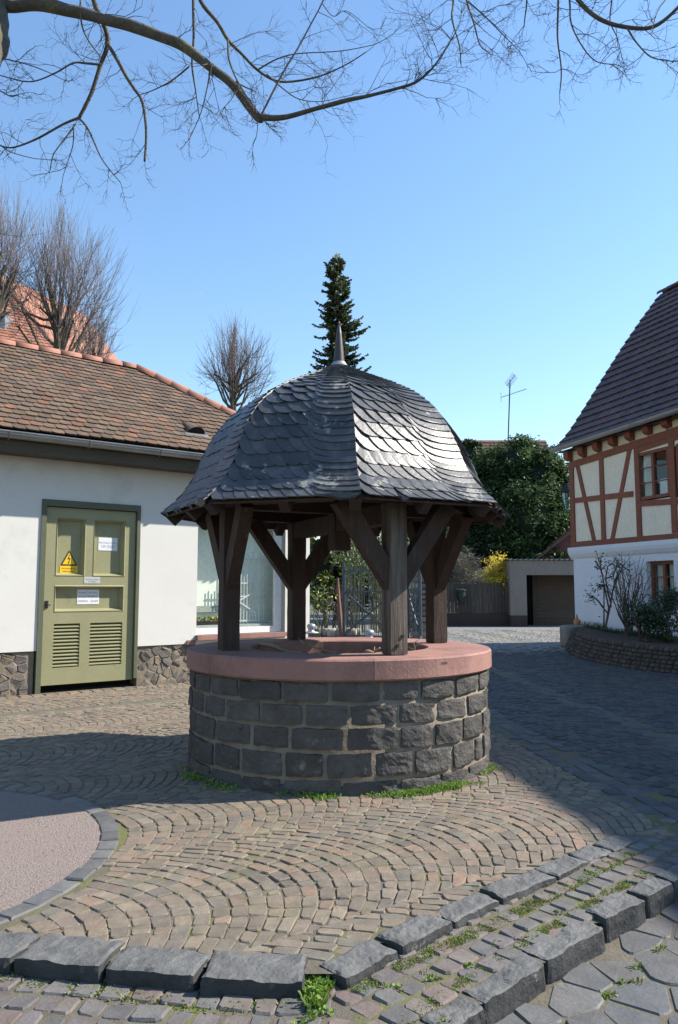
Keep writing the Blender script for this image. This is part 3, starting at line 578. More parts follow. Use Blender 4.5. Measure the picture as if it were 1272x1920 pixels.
for k in range(620):      # foot of the side kerb
    t = rnd(0, 1); x = .05+1.5*t; y = interp([(.0,2.9),(.2,3.12),(.45,3.33),(.72,3.57),(1.18,3.96),(1.64,4.4)], x); o_ = rnd(.0,.05)
    x += o_*.72; y -= o_*.72
    tuft(wd if rnd(0,1) < .35 else md, x, y, hstrip(x, y)-.006, 9, rnd(.007,.018), .02, .0025)
for k in range(420):      # along lower kerb top
    x = rnd(.25, 1.6); y = interp(K2, x)+.09+rnd(0,.04); tuft(md if rnd(0,1) < .6 else wd, x-.05, y, hstrip(x, y)-.006, 8, rnd(.007,.018), .02, .0025)
for k in range(230):      # foot of front kerb and odd joints
    x = rnd(-1.7, -.1); y = interp([(-1.4,3.12),(-.865,3.0),(-.487,2.9),(-.127,2.92)], x)-rnd(0,.06); tuft(md if rnd(0,1) < .7 else wd, x, y, hstrip(x, y)-.008, 6, rnd(.01,.025), .03, .004)
for k in range(2600):
    x, y = rnd(-1.6, 1.8), rnd(2.5, 6.4)
    if y > 4.6 and rnd(0,1) < .4: continue
    rg = region(x, y)
    if rg == 2 or inwell(x, y, 1.3) or ingravel(x, y, 1.6): continue
    if noise.noise(Vector((x*1.3, y*1.3, 5))) < (.22 if rg else .05): continue
    tuft(md, x, y, (hstrip(x, y) if rg else 0)-.012, 7, rnd(.006,.014), .022, .0022)
for (x, y, s_) in ((1.12,3.18,1.1),(1.02,3.08,1),(1.2,3.28,.8),(.35,2.72,.8),(.2,2.95,.7),(.33,3.02,.8),(.62,3.3,.8),(.5,3.1,.6),(.8,3.35,.6),(.95,3.6,.6),(1.35,3.45,.6)):
    rg = region(x, y); z = (hstreet if rg == 2 else hstrip)(x, y)-.01
    for _ in range(int(8*s_)): tuft(md if _ % 2 else wd, x+random.gauss(0,.016), y+random.gauss(0,.016), z, 7, rnd(.012,.03), .016, .005)
wd.build('green_weeds', M['weed'], kind='stuff'); md.build('joint_moss_tufts', M['moss'], kind='stuff')
# ------------------------------------------------------------ the well
cx, cy = WC
well = thing('well', 'round stone well with pink sandstone rim and a slate domed roof on four timber posts', 'well', (cx, cy, 0))
CZ0, CZ1 = .768, .92
def wp(a, r_, z): return Vector((cx+r_*math.cos(a), cy+r_*math.sin(a), z))
m_ = MB(); m_.lathe([(1.231,0),(1.231,CZ0),(.75,CZ0),(.75,.3)], (cx,cy,0), 72); m_.build('mortar_core', M['mortar'], well, True)
ft = MB(); ft.lathe([(1.255,-.02),(1.25,.02),(1.23,.06),(1.18,.08)], (cx,cy,0), 72)
ft.build('footing', M['basalt'], well, True)
courses = [(.0,.10),(.10,.285),(.285,.455),(.455,.615),(.615,.766)]
random.seed(21)
for ci, (z0, z1) in enumerate(courses):
    a = rnd(0, .2)+ci*.11; end = a+2*math.pi
    while a < end-.03:
        wd_ = rnd(.235,.32) if ci else rnd(.26,.38)
        if rnd(0,1) < .04: wd_ *= .45
        if end-a-wd_ < .09: wd_ = end-a
        mid = a+wd_/2; deg = math.degrees(mid) % 360
        res = (12,3,7) if 170 < deg < 372 or deg < 12 else (3,1,2)
        vs, fs = rough_block(wd_-.022, .13, z1-z0-.027, res, .008, .0095, 11, rnd(0,50))
        dr = rnd(-.008,.010); zc = (z0+z1)/2+rnd(-.004,.004); tw = rnd(-.03,.03)
        mb = MB(); mb.add([wp(mid+v.x/1.0*1.0, 1.175+dr+v.y+(.012 if v.y > .03 else 0)*(1-(v.x/(wd_/2))**2), zc+v.z+v.x*tw) for v in vs],
                          [tuple(reversed(f)) for f in fs])
        mb.build('basalt_block', M['basalt'], well); a += wd_
random.seed(5)
# sandstone rim in six curved segments
for k in range(6):
    a0, a1 = R(281+60*k)+.0015, R(281+60*(k+1))-.0015; mb = MB(); n = 16
    prof = [(.75,CZ0),(1.268,CZ0),(1.28,CZ0+.012),(1.28,CZ1-.014),(1.266,CZ1),(.762,CZ1),(.75,CZ1-.01)]
    o = 0; P_ = len(prof)
    vs = [wp(a0+(a1-a0)*i/n, r_+ (noise.noise(Vector((i*.3+k*9, r_*3, z*20)))*.002), z) for i in range(n+1) for r_, z in prof]
    fs = [(i*P_+j2, (i+1)*P_+j2, (i+1)*P_+(j2+1) % P_, i*P_+(j2+1) % P_) for i in range(n) for j2 in range(P_)]
    fs += [tuple(range(P_)), tuple(n*P_+i for i in reversed(range(P_)))]
    mb.add(vs, [tuple(reversed(f)) for f in fs]); mb.build('rim_stone', M['sandstone'], well)
# inside: litter
mb = MB(); n = 40; mb.add([(cx, cy, .74)]+[tuple(wp(2*math.pi*k/n, .752, .70+rnd(-.006,.006))) for k in range(n)], [(0,1+k,1+(k+1) % n) for k in range(n)])
mb.build('leaf_litter', M['litter'], well, kind='stuff')
def text_mesh(txt, size):
    c = bpy.data.curves.new('t', 'FONT'); c.body = txt; c.size = size; c.align_x = 'CENTER'; c.resolution_u = 2
    o = bpy.data.objects.new('t', c); COL.objects.link(o); dg = bpy.context.evaluated_depsgraph_get()
    me = o.evaluated_get(dg).to_mesh(); vs = [v.co.copy() for v in me.vertices]; fs = [tuple(p.vertices) for p in me.polygons]
    o.evaluated_get(dg).to_mesh_clear(); bpy.data.objects.remove(o); bpy.data.curves.remove(c); return vs, fs
vs, fs = text_mesh('4304', .032)
mb = MB(); a = R(306.5); mb.add([wp(a+v.x/1.28, 1.2815, .862+v.y) for v in vs], fs); mb.build('rim_marking', M['ink'], well)
# posts, braces, beams ---------------------------------------------------------
PR = .98
def RM(a): return Matrix.Rotation(a, 3, 'Z')
for k in range(4):
    a = R(25+90*k); c = wp(a, PR, 0)
    vs, fs = rough_block(.145, .145, 1.13, (4,4,24), .008, .003, 5, k*7)
    mb = MB(); mb.add([RM(a) @ v+Vector((c.x, c.y, CZ1+.565+.002)) for v in vs], fs); po = mb.build('post', M['post' if k == 3 else 'timber'], well)
    t = Vector((-math.sin(a), math.cos(a), 0)); rr = Vector((math.cos(a), math.sin(a), 0))
    for sgn in (-1, 1):
        p0 = c+t*sgn*.02+Vector((0,0,1.44)); p1 = c+t*sgn*.46+rr*.02+Vector((0,0,2.06))
        mb = MB(); mb.beam(p0, p1, .10, .135, rr.cross(p1-p0).normalized() if False else (p1-p0).cross(rr).normalized()); mb.build('brace', M['timber'], well)
    if k in (0, 3, 2):
        mb = MB()
        for dz, dt in ((.13,-.02),(.2,.025)):
            if k == 3: mb.tube([c+rr*.07+t*dt+Vector((0,0,CZ1+dz-.06)), c+rr*.08+t*dt+Vector((0,0,CZ1+dz-.06))], .014, 8)
        if k == 2: mb.tube([c-t*0+rr*.0+t*-.09+Vector((0,0,1.47)), c+t*.1+Vector((0,0,1.47))], .013, 8)
        if mb.f: mb.build('bolt', M['darkiron'], po)
for k in range(8):      # plate ring
    a = R(25+45*k); n_ = wp(a, PR/math.cos(R(0)), 2.12); t = Vector((-math.sin(a), math.cos(a), 0)); h = .98*math.tan(R(22.5))+.03
    mb = MB(); mb.beam(n_-t*h, n_+t*h, .12, .13); mb.build('wall_plate', M['timber_in'], well)
mb = MB(); mb.beam(wp(R(115), 1.0, 1.975), wp(R(295), 1.0, 1.975), .13, .15); mb.build('tie_beam', M['timber'], well)
mb = MB(); mb.beam(wp(R(205), 1.0, 2.12), wp(R(25), 1.0, 2.12), .12, .13); mb.build('tie_beam', M['timber_in'], well)
mb = MB(); mb.box((cx, cy, 2.45), (.15,.15,1.42), RM(R(25))); mb.build('king_post', M['timber'], well)
# roof profile (corner radius, z)
RP = [(1.50,2.04),(1.355,2.17),(1.24,2.34),(1.17,2.52),(1.08,2.70),(.95,2.87),(.79,3.00),(.60,3.105),(.40,3.195),(.2,3.285),(.06,3.365)]
seg = [0]
for (r0, z0), (r1, z1) in zip(RP, RP[1:]): seg.append(seg[-1]+math.hypot(r1-r0, z1-z0))
TOT = seg[-1]
def prof(s):
    s = max(-.015, min(TOT, s)); i = 0
    while i < len(seg)-2 and s > seg[i+1]: i += 1
    t = (s-seg[i])/(seg[i+1]-seg[i]); r_ = RP[i][0]+(RP[i+1][0]-RP[i][0])*t; z = RP[i][1]+(RP[i+1][1]-RP[i][1])*t
    return r_, z
RA = 275.5
def rp(fk, s, w_, off=0):
    """point on facet fk at slope length s, w_ in 0..1 from left corner to right corner (seen from outside)"""
    r_, z = prof(s); a0 = R(RA+45*(fk-1)); a1 = R(RA+45*fk)
    p = wp(a0, r_, z).lerp(wp(a1, r_, z), w_)
    r2, z2 = prof(min(TOT, s+.04)); r1, z1 = prof(max(0, s-.04)); am = (a0+a1)/2
    dr, dz = (r2-r1)*math.cos(R(22.5)), z2-z1; n_ = Vector((dz*math.cos(am), dz*math.sin(am), -dr)).normalized()
    return p+n_*off
shell = MB()
for fk in range(8):
    S_ = [TOT*i/14 for i in range(15)]
    for s0, s1 in zip(S_, S_[1:]):
        shell.add([rp(fk,s0,0,-.012), rp(fk,s0,1,-.012), rp(fk,s1,1,-.012), rp(fk,s1,0,-.012)], [(0,1,2,3)])
        shell.add([rp(fk,s0,0,-.035), rp(fk,s0,1,-.035), rp(fk,s1,1,-.035), rp(fk,s1,0,-.035)], [(3,2,1,0)])
shell.build('roof_boarding', M['timber_in'], well)
for fk in range(8):
    mb = MB(); mb.beam(rp(fk,.012,.0,-.03), rp(fk,.012,1,-.03), .018, .022); mb.build('eave_board', M['timber'], well)
    for wq in (.0, .5):
        pts = [rp(fk, TOT*i/8, wq, -.085) for i in range(0, 7)]; mb = MB()
        for p, q in zip(pts, pts[1:]): mb.beam(p, q, .075, .10, (q-p).cross(Vector((0,0,1)).cross(p-Vector((cx,cy,p.z)))))
        mb.build('rafter', M['timber_in'], well)
def slate_mb(fk, s0, w0, W, Hh, up0, lean=0.0, endort=False):
    """slate with its rounded belly at the lower left; W,Hh in metres"""
    r_, _ = prof(s0+Hh*.4); fw = 2*r_*math.sin(R(22.5)); mb = MB()
    if endort: out = [(-W*.1,Hh*1.5),(-W*.02,Hh*.75),(W*.10,Hh*.25),(W*.28,-Hh*.0),(W*.52,-Hh*.12),(W*.8,-Hh*.12),(W,-Hh*.04),(W,Hh)]
    else: out = [(0,Hh),(0,Hh*.52),(W*.05,Hh*.28),(W*.2,Hh*.09),(W*.45,0),(W*.8,-.003),(W*1.22,.004),(W*1.22,Hh)]
    jit = rnd(-.005,.005); tl = rnd(-.003,.003); n = len(out); top = []; bot = []
    for x, y in out:
        off = .006+.014*(1-max(0,min(Hh,y))/Hh)+.008*(1-max(0,min(1.2,x/W))/1.2)+up0+tl*(x/W-.5)
        wq = w0+(x+lean*(Hh*.6-y))/fw
        wq = max(-.012, min(1.012, wq)); ss = s0+y+jit
        top.append(rp(fk, ss, wq, off)); bot.append(rp(fk, ss, wq, off-.009))
    mb.add(top+bot, [tuple(range(n)), tuple(reversed(range(n, 2*n)))]+[((i+1) % n, i, n+i, n+(i+1) % n) for i in range(n)])
    return mb
sl_items = []; slrest = MB()
random.seed(33)
for fk in range(8):
    s = -.035; r_i = 0
    while s < TOT-.12:
        exp_ = .125 if s < 1.2 else (.10 if s < 1.55 else .075)
        r_, _ = prof(s+.06); fw = 2*r_*math.sin(R(22.5)); endw = min(.30, fw*.34); fieldw = fw-endw
        sw = rnd(.092,.10) if s < .35 else (rnd(.11,.125) if s < 1.2 else .105)
        n = max(1, int(round(fieldw/sw))); sw = fieldw/n
        key = {0:0, 1:1, 7:2, 2:3}.get(fk, 9)
        for i in range(n):
            mb = slate_mb(fk, s+.0*i, (i*sw)/fw-.01, sw*rnd(.97,1.03), exp_*1.55, 0, lean=.54 if s < 1.5 else .3)
            sl_items.append((key+i*.001, mb))
        for h_ in range(2):
            mb = slate_mb(fk, s+h_*exp_/2+.008, (fieldw-.035)/fw, endw+.045, exp_*.85, .006, endort=True); sl_items.append((key+.5, mb))
        s += exp_; r_i += 1
    # closing courses under the metal cap
    mb = MB()
    for h_ in range(3): 
        s_ = TOT-.16+h_*.05; mb.add([rp(fk,s_,-.01,.028),rp(fk,s_,1.01,.028),rp(fk,s_+.08,1.01,.012),rp(fk,s_+.08,-.01,.012),rp(fk,s_,-.01,.018),rp(fk,s_,1.01,.018)], [(0,1,2,3),(0,4,5,1)])
    mb.build('top_slate', M['slate'], well)
pts_parts(sl_items, 'slate', M['slate'], well, None)
# spire
mb = MB(); mb.lathe([(.115,3.335),(.095,3.365),(.07,3.39),(.058,3.41)], (cx,cy,0), 16)
for k in range(8):
    a = R(k*45+10); mb.add([wp(a-.25,.10,3.362), wp(a+.25,.10,3.362), wp(a,.15,3.335)], [(0,1,2)])
mb.build('lead_collar', M['lead'], well, True)
mb = MB(); mb.lathe([(.05,3.40),(.042,3.50),(.026,3.66),(.014,3.745),(.003,3.75)], (cx,cy,0), 16); mb.lathe([(.008,3.74),(.009,3.755),(.012,3.77),(.009,3.782),(.002,3.79)], (cx,cy,0), 10)
mb.build('spire_cap', M['zincdark'], well, True)
# sticks in the well
random.seed(9)
def stick(pts, r0, label, grp=None):
    pts = [Vector(p) for p in pts]; P2 = []
    for p, q in zip(pts, pts[1:]):
        for t in (0,.33,.66): P2.append(p.lerp(q,t)+Vector((rnd(-1,1),rnd(-1,1),rnd(-1,1)))*r0*.7)
    P2.append(pts[-1]); mb = MB(); mb.tube(P2, [r0*(1-.6*i/len(P2)) for i in range(len(P2))], 7)
    for _ in range(4):
        b = P2[random.randrange(2, len(P2))]; d = Vector((rnd(-1,1),rnd(-1,1),rnd(.1,.8)))*.06; mb.tube([b, b+d*.6, b+d], [r0*.45, r0*.3, r0*.15], 5)
    o = mb.build('stick', M['stick'], None, True); o['label'] = label; o['category'] = 'stick'; o['group'] = 'sticks lying in the well'
Zs = .83
stick([(-.70,6.95,.94),(-.45,6.75,.87),(-.15,6.5,.84),(.05,6.2,.83)], .024, 'long dark branch sloping down over the left rim into the well')
stick([(-.35,6.95,.955),(-.30,6.9,.93),(-.05,6.7,.86),(.1,6.5,.84)], .011, 'thin forked twig rising above the back rim near the left rear post')
stick([(-.2,6.33,.855),(.05,6.29,.865),(.25,6.27,.862)], .021, 'pale lichen covered stick lying flat near the front of the opening')
stick([(.22,6.42,.90),(.33,6.34,.885),(.45,6.28,.87)], .024, 'short pale stick lying just left of the front post')
stick([(-.05,6.42,.84),(.1,6.36,.87),(.2,6.35,.85)], .017, 'short broken stick crossing the pale one in the well')
stick([(-.55,6.6,.85),(-.3,6.45,.85),(-.1,6.35,.84)], .012, 'dark stick half buried in leaf litter at left of opening')
stick([(-.45,6.25,.78),(-.1,6.18,.86),(.2,6.22,.87),(.5,6.3,.83)], .02, 'long pale twig lying along the front edge of the well opening')
stick([(-.62,6.55,.80),(-.35,6.3,.85),(-.12,6.15,.90)], .022, 'thick dark stick at the front left of the well opening')
stick([(.0,6.9,.75),(.2,6.6,.82),(.33,6.35,.93)], .015, 'knobbly stick poking up behind the short pale stick')
stick([(.31,7.3,1.19),(.36,7.1,1.08),(.45,6.9,.95),(.5,6.75,.88)], .010, 'straight thin pole leaning up out of the well towards the gate')
stick([(.62,6.5,.86),(.63,6.5,.92),(.62,6.49,.96)], .008, 'little upright twig just right of the front post')
# ------------------------------------------------------------ white building on the left
random.seed(101)
bld = thing('white_building', 'low white building with mossy clay tile hip roof, shop window and stone plinth', 'building', tuple(L(0,0,0)))
ML = Matrix((LD, LB, Vector((0,0,1)))).transposed()
def wbox(mb, u0, u1, s0, s1, z0, z1, mi=0):
    p = [L(u0,s0,z0),L(u1,s0,z0),L(u1,s1,z0),L(u0,s1,z0),L(u0,s0,z1),L(u1,s0,z1),L(u1,s1,z1),L(u0,s1,z1)]
    mb.hexa(p, mi)
UE = 4.56; UL = -9.0; WT = 3.22; BK = 4.6
DU0, DU1, DZ = 0.0, 1.44, 2.65       # door opening
WU0, WU1, WZ0, WZ1 = 2.40, 4.05, .70, 2.62
w_ = MB()   # walls, with openings
wbox(w_, UL, DU0, 0, .3, .575, WT); wbox(w_, DU0, DU1, .001, .3, DZ, WT); wbox(w_, DU1, WU0, 0, .3, .575, WT)
wbox(w_, WU0, WU1, 0, .3, WZ1, WT); wbox(w_, WU0, WU1, .02, .3, .2, WZ0-.05); wbox(w_, WU1, UE, 0, .3, .2, WT)
wbox(w_, UE-.3, UE, .301, BK, 0, WT); wbox(w_, UL, UE-.3, BK-.3, BK, 0, WT); wbox(w_, UL, UL+.3, .3, BK-.3, 0, WT)
w_.build('wall', M['plaster'], bld)
# plinth: mortar body with rubble stones set in it
pl = MB(); wbox(pl, UL, DU0-.02, .03, .3, -.05, .574); wbox(pl, DU1+.02, WU0, .03, .3, -.05, .574)
wbox(pl, WU0-.0, WU1+.0, .03, .3, -.05, .2); pl.build('plinth_bed', M['mortar'], bld)
pts = []
z = .02
while z < .6:
    u = -1.7+rnd(0,.1)
    while u < 4.3:
        pts.append((u+rnd(-.05,.05), z+rnd(-.04,.04))); u += rnd(.09,.2)
    z += .105
for p, poly in voronoi(pts, None, .17):
    poly = [(a, min(.566, max(-.02, b))) for a, b in poly]
    if (DU0-.05 < p[0] < DU1+.06): continue
    if p[0] > WU0 and max(b for a, b in poly) > .3: continue
    if abs(max(b for a,b in poly)-min(b for a,b in poly)) < .03: continue
    poly = [(min(a, DU0-.02) if p[0] < DU0 else max(a, DU1+.03), b) for a, b in poly]
    mb = MB(); d = rnd(.0,.022)
    stone(mb, poly, d, -.03, bev=.014, gap=rnd(.001,.007), tilt=.16, dome=rnd(-.008,.012), mp=lambda x, y, z_: L(x, .028-z_, y)); mb.build('rubble_stone', M['rubble'], bld)
# soffit, fascia, gutter
sf = MB(); wbox(sf, UL, UE+.18, -.37, .0, WT-.01, WT+.03); wbox(sf, UL, UE+.2, -.40, -.37, WT-.02, WT+.2); wbox(sf, UE, UE+.17, 0, BK, WT-.01, WT+.03); sf.build('soffit', M['fascia'], bld)
def gutter(mb, pa, pb, rad, out):
    n = 9; A_ = Vector(pa); B2 = Vector(pb); vs = []
    for P_ in (A_, B2):
        for rr_ in (rad, rad-.004):
            for i in range(n):
                a = math.pi*i/(n-1); vs.append(P_+out*math.cos(a)*rr_+Vector((0,0,-math.sin(a)*rr_)))
    fs = []
    for i in range(n-1): fs += [(i, 2*n+i, 2*n+i+1, i+1), (n+i+1, 3*n+i+1, 3*n+i, n+i)]
    fs += [(0, n, 3*n, 2*n), (n-1, 3*n-1+n-n, 3*n-1, n-1)] if False else [(0, n, 3*n, 2*n), (n-1, 3*n-1, 4*n-1, 2*n-1)]
    mb.add(vs, fs); mb.tube([A_+out*rad+Vector((0,0,.003)), B2+out*rad+Vector((0,0,.003))], .009, 6)
ug = UL
k = 0
while ug < UE+.15:
    u2 = min(ug+1.05, UE+.22); mb = MB(); gutter(mb, L(ug,-.485,3.43), L(u2-.002,-.485,3.43), .08, -LB); o = mb.build('gutter', M['zinc'], bld)
    mb = MB(); n = 9
    for u_ in (u2,):
        ring = [L(u_, -.485, 3.43)+(-LB)*math.cos(math.pi*i/8)*.085+Vector((0,0,-math.sin(math.pi*i/8)*.085)) for i in range(9)]
        for p, q in zip(ring, ring[1:]): mb.beam(p, q, .03, .006, LD)
    mb.build('gutter_bracket', M['zinc'], o); ug = u2
# roof planes
SL = (5.30-3.47)/2.45; EZ = 3.49; ES = -.45; RS = 2.0; RU = 2.15; HU = UE+.19
def RP_(u, s, off=0):
    return L(u, s, EZ+(s-ES)*SL)+(Vector((0,0,1))-LB*SL).normalized()*off
rb = MB()
rb.add([RP_(UL-.2,ES), RP_(HU,ES), RP_(RU,RS), RP_(UL-.2,RS)], [(0,1,2,3)])
rb.add([RP_(HU,ES), L(HU,2*RS-ES,EZ), RP_(RU,RS)], [(0,1,2)])
rb.add([RP_(UL-.2,RS), RP_(RU,RS), L(HU,2*RS-ES,EZ), L(UL-.2,2*RS-ES,EZ)], [(0,1,2,3)])
rb.build('roof_deck', M['tile'], bld)
items = []
TW, TE = .168, .1455; SLN = math.hypot(1, SL)
nrow = int(2.45*SLN/TE)+1
vent = (2.32, .05)   # u, s of the roof vent
for r_ in range(nrow):
    sl = r_*TE/SLN+ES-.03
    u = -3.4+(TW/2 if r_ % 2 else 0)
    while u < 5:
        lim = HU-(sl+.06-ES)*(HU-RU)/(RS-ES)
        if u+TW*.45 > lim: break
        uc = u+TW/2
        mb = MB(); n = 6; jit = rnd(-.005,.005); up = rnd(0,.005); sag = .02*noise.noise(Vector((u*.6, sl*.9, 3)))
        hh = TE*1.85/SLN; out = [(-TW/2+.003, hh), (-TW/2+.003, .028)]+[(-(TW/2-.003)*math.cos(math.pi*i/n), .028-.028*math.sin(math.pi*i/n)) for i in range(1, n)]+[(TW/2-.003, .028), (TW/2-.003, hh)]
        top = [RP_(uc+a, sl+jit+b/1.0, .018+up+sag+.030*(1-b/hh)) for a, b in out]; bot = [RP_(uc+a, sl+jit+b, up+sag+.002+.030*(1-b/hh)) for a, b in out]
        n2 = len(out); mb.add(top+bot, [tuple(reversed(range(n2)))]+[(i, (i+1) % n2, n2+(i+1) % n2, n2+i) for i in range(n2-1)])
        c = RP_(uc, sl); vis = c.x/c.y > -.47
        if not (abs(uc-vent[0]) < .13 and abs(sl+.05-vent[1]) < .07):
            items.append(((c-Vector((0,0,1.4))).length+(0 if vis else 100), mb))
        u += TW
pts_parts(items, 'roof_tile', M['tile'], bld, None)
# ridge and hip tiles
def half_tile(mb, a, b, r0, r1, up=Vector((0,0,1))):
    d = (b-a).normalized(); x = d.cross(up).normalized(); y = x.cross(d).normalized(); n = 8; vs = []
    for P_, r_ in ((a, r0), (b, r1)):
        for q in (r_, r_-.014):
            for i in range(n+1):
                t = math.pi*(i/n); vs.append(P_+x*math.cos(t)*q+y*math.sin(t)*q)
    m1 = n+1; fs = []
    for i in range(n): fs += [(i, i+1, 2*m1+i+1, 2*m1+i), (m1+i+1, m1+i, 3*m1+i, 3*m1+i+1), (i, m1+i, m1+i+1, i+1), (2*m1+i, 2*m1+i+1, 3*m1+i+1, 3*m1+i)]
    mb.add(vs, fs)
u = -6.0
while u < RU-.02:
    u2 = min(u+.36, RU+.04); mb = MB(); a = RP_(u-.04, RS, 0)+Vector((0,0,.0)); b = RP_(u2, RS, 0)
    half_tile(mb, a, b, .108, .098); mb.build('ridge_tile', M['ridge'], bld, True); u = u2
hipA = RP_(RU, RS)+Vector((0,0,.01)); hipB = RP_(HU, ES)+Vector((0,0,.03)); n = 12
for i in range(n):
    a = hipA.lerp(hipB, i/n); b = hipA.lerp(hipB, (i+1)/n+.02); mb = MB(); half_tile(mb, a, b, .095, .11); mb.build('hip_tile', M['ridge'], bld, True)
# roof vent (little metal hood with a dark arched opening)
mb = MB(); vu, vs_ = vent
ring = []
for i in range(9):
    t = math.pi*i/8; ring.append((math.cos(t)*.15, math.sin(t)*.13))
fr_ = [RP_(vu+a, vs_-.06, .03+b) for a, b in ring]; bkp = [RP_(vu+a*.75, vs_+.26, .03+b*.12) for a, b in ring]
mb.add(fr_+bkp, [(i, i+1, 9+i+1, 9+i) for i in range(8)]); hood = mb.build('vent_hood', M['tile'], bld, True)
mb = MB(); mb.add([p+(-LB)*.0 for p in [RP_(vu+a*.9, vs_-.045, .028+b*.9) for a, b in ring]], [tuple(range(9))]); mb.build('vent_opening', M['black'], hood)
mb = MB(); mb.hexa([RP_(vu-.2,vs_-.13,.035),RP_(vu+.2,vs_-.13,.035),RP_(vu+.2,vs_-.06,.035),RP_(vu-.2,vs_-.06,.035),RP_(vu-.2,vs_-.13,.045),RP_(vu+.2,vs_-.13,.045),RP_(vu+.2,vs_-.06,.045),RP_(vu-.2,vs_-.06,.045)]); mb.build('vent_apron', M['zinc'], hood)
# shop window -----------------------------------------------------------------
mb = MB(); wbox(mb, WU0-.02, WU1+.02, -.10, .02, .63, .70); wbox(mb, WU0-.16, WU0-.02, -.03,.03,.56,.63); mb.build('window_sill', M['sandstone'], bld)
fr = MB(); f0, f1 = .12, .18
wbox(fr, WU0, WU1-.12, f0, f1, .70, .80); wbox(fr, WU0, WU1, f0, f1, 2.52, WZ1); wbox(fr, WU1-.13, WU1-.0, f0-.01, f1, .70, 2.52); wbox(fr, WU0, WU0+.05, f0, f1, .80, 2.52)
wf = fr.build('window_frame', M['white'], bld)
mb = MB(); mb.add([L(WU0+.05,.15,.80),L(WU1-.13,.15,.80),L(WU1-.13,.15,2.52),L(WU0+.05,.15,2.52)], [(0,1,2,3)]); mb.build('pane', M['shopglass'], wf)
rev = MB(); wbox(rev, WU1, WU1+.012, -.002, .3, .70, WZ1); rev.build('window_reveal', M['plaster'], wf)
rm = MB(); r0, r1, q0, q1 = WU0-.1, WU1+.35, .31, .46
rm.add([L(r0,q1,.6),L(r1,q1,.6),L(r1,q1,2.8),L(r0,q1,2.8)], [(0,1,2,3)]); rm.add([L(r0,q0,.6),L(r0,q1,.6),L(r0,q1,2.8),L(r0,q0,2.8)], [(0,1,2,3)])
rm.add([L(r1,q0,.6),L(r1,q1,.6),L(r1,q1,2.8),L(r1,q0,2.8)], [(0,1,2,3)]); rm.add([L(r0,q0,2.8),L(r1,q0,2.8),L(r1,q1,2.8),L(r0,q1,2.8)], [(0,1,2,3)])
rm.build('shop_room', M['shopwall'], bld)
mb = MB(); wbox(mb, r0, r1, .2, q1, .78, .84); mb.build('display_floor', M['shopfloor'], bld)
mb = MB(); wbox(mb, WU0+.0, WU0+.9, .40, .44, 1.04, 1.14); wbox(mb, WU0+.85, WU0+.93, .40, .44, .84, 2.5); mb.build('display_shelf', M['shopfloor'], bld)
tr = thing('flower_tray', 'low tray of small pale yellow flowers standing behind the shop window', 'flower tray', tuple(L(2.7,.5,.84)))
mb = MB(); wbox(mb, 2.48, 2.98, .22, .36, .84, .90); mb.build('tray', M['darkiron'], tr)
mb = MB(); fl = MB()
for k in range(160):
    p = L(rnd(2.49,2.97), rnd(.23,.35), .9+rnd(0,.06)); s_ = .02; d = Vector((rnd(-1,1),rnd(-1,1),rnd(-.3,1)))*s_; e = Vector((rnd(-1,1),rnd(-1,1),rnd(-1,1)))*s_
    (fl if k % 5 == 0 else mb).add([p-d, p+e, p+d, p-e], [(0,1,2,3)])
mb.build('leaves', M['greenleaf'], tr, kind='stuff'); fl.build('flowers', M['yellow'], tr, kind='stuff')
rl = thing('reflected_railing', 'pale upright bars behind the shop window standing in for a railing reflected in it', 'railing', tuple(L(3.4,.9,.84)))  # window reflection built as solid bars behind the glass
for (u0_, u1_, s_, z0_, z1_, nb_) in ((3.1,3.92,.38,.86,2.02,8),(3.05,3.75,.30,.86,1.62,12)):
    for zz in ((z1_-.12), z0_+.42, z0_+.02):
        mb = MB(); wbox(mb, u0_, u1_, s_, s_+.012, zz, zz+.022); mb.build('rail', M['white'], rl)
    for i in range(nb_):
        uu = u0_+(u1_-u0_)*(i+.5)/nb_; mb = MB(); wbox(mb, uu-.005, uu+.005, s_-.003, s_+.009, z0_, z1_+(.04 if i % 2 else 0)); mb.build('bar', M['white'], rl)
mb = MB(); mb.beam(L(3.15,.29,1.12), L(3.6,.29,1.36), .012, .02); mb.beam(L(3.15,.285,1.3), L(3.65,.285,1.02), .012, .02); mb.build('cross_bar', M['white'], rl)
# transformer door ----------------------------------------------------------------
dr_ = MB()
wbox(dr_, DU0-.0, DU0+.07, -.02, .2, -.02, DZ); wbox(dr_, DU1-.05, DU1, -.02, .2, .12, DZ); wbox(dr_, DU0+.07, DU1-.05, -.02, .2, DZ-.09, DZ)
dfr = dr_.build('door_frame', M['doorframe'], bld)
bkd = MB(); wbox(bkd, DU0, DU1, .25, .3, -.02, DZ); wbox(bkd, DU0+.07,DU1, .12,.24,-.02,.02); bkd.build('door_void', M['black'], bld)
d0, d1 = DU0+.075, DU1-.055; s0, s1 = .035, .115      # leaf
leaf = MB()
P0, P1, P2_, P3_ = d0+.16, d0+.555, d0+.69, d1-.165
wbox(leaf, d0, P0, s0, s1, .10, DZ-.10); wbox(leaf, P3_, d1, s0, s1, .10, DZ-.10)
wbox(leaf, P0, P3_, s0, s1, .10, .33); wbox(leaf, P0, P3_, s0, s1, .93-.0, 1.10); wbox(leaf, P0, P3_, s0, s1, 1.45, 1.60); wbox(leaf, P0, P3_, s0, s1, 2.40, DZ-.10)
wbox(leaf, P1, P2_, s0, s1, 1.60, 2.40); wbox(leaf, P1-.03, P2_-.02, s0, s1, .33, .93)
leafo = leaf.build('door_leaf', M['door'], bld)
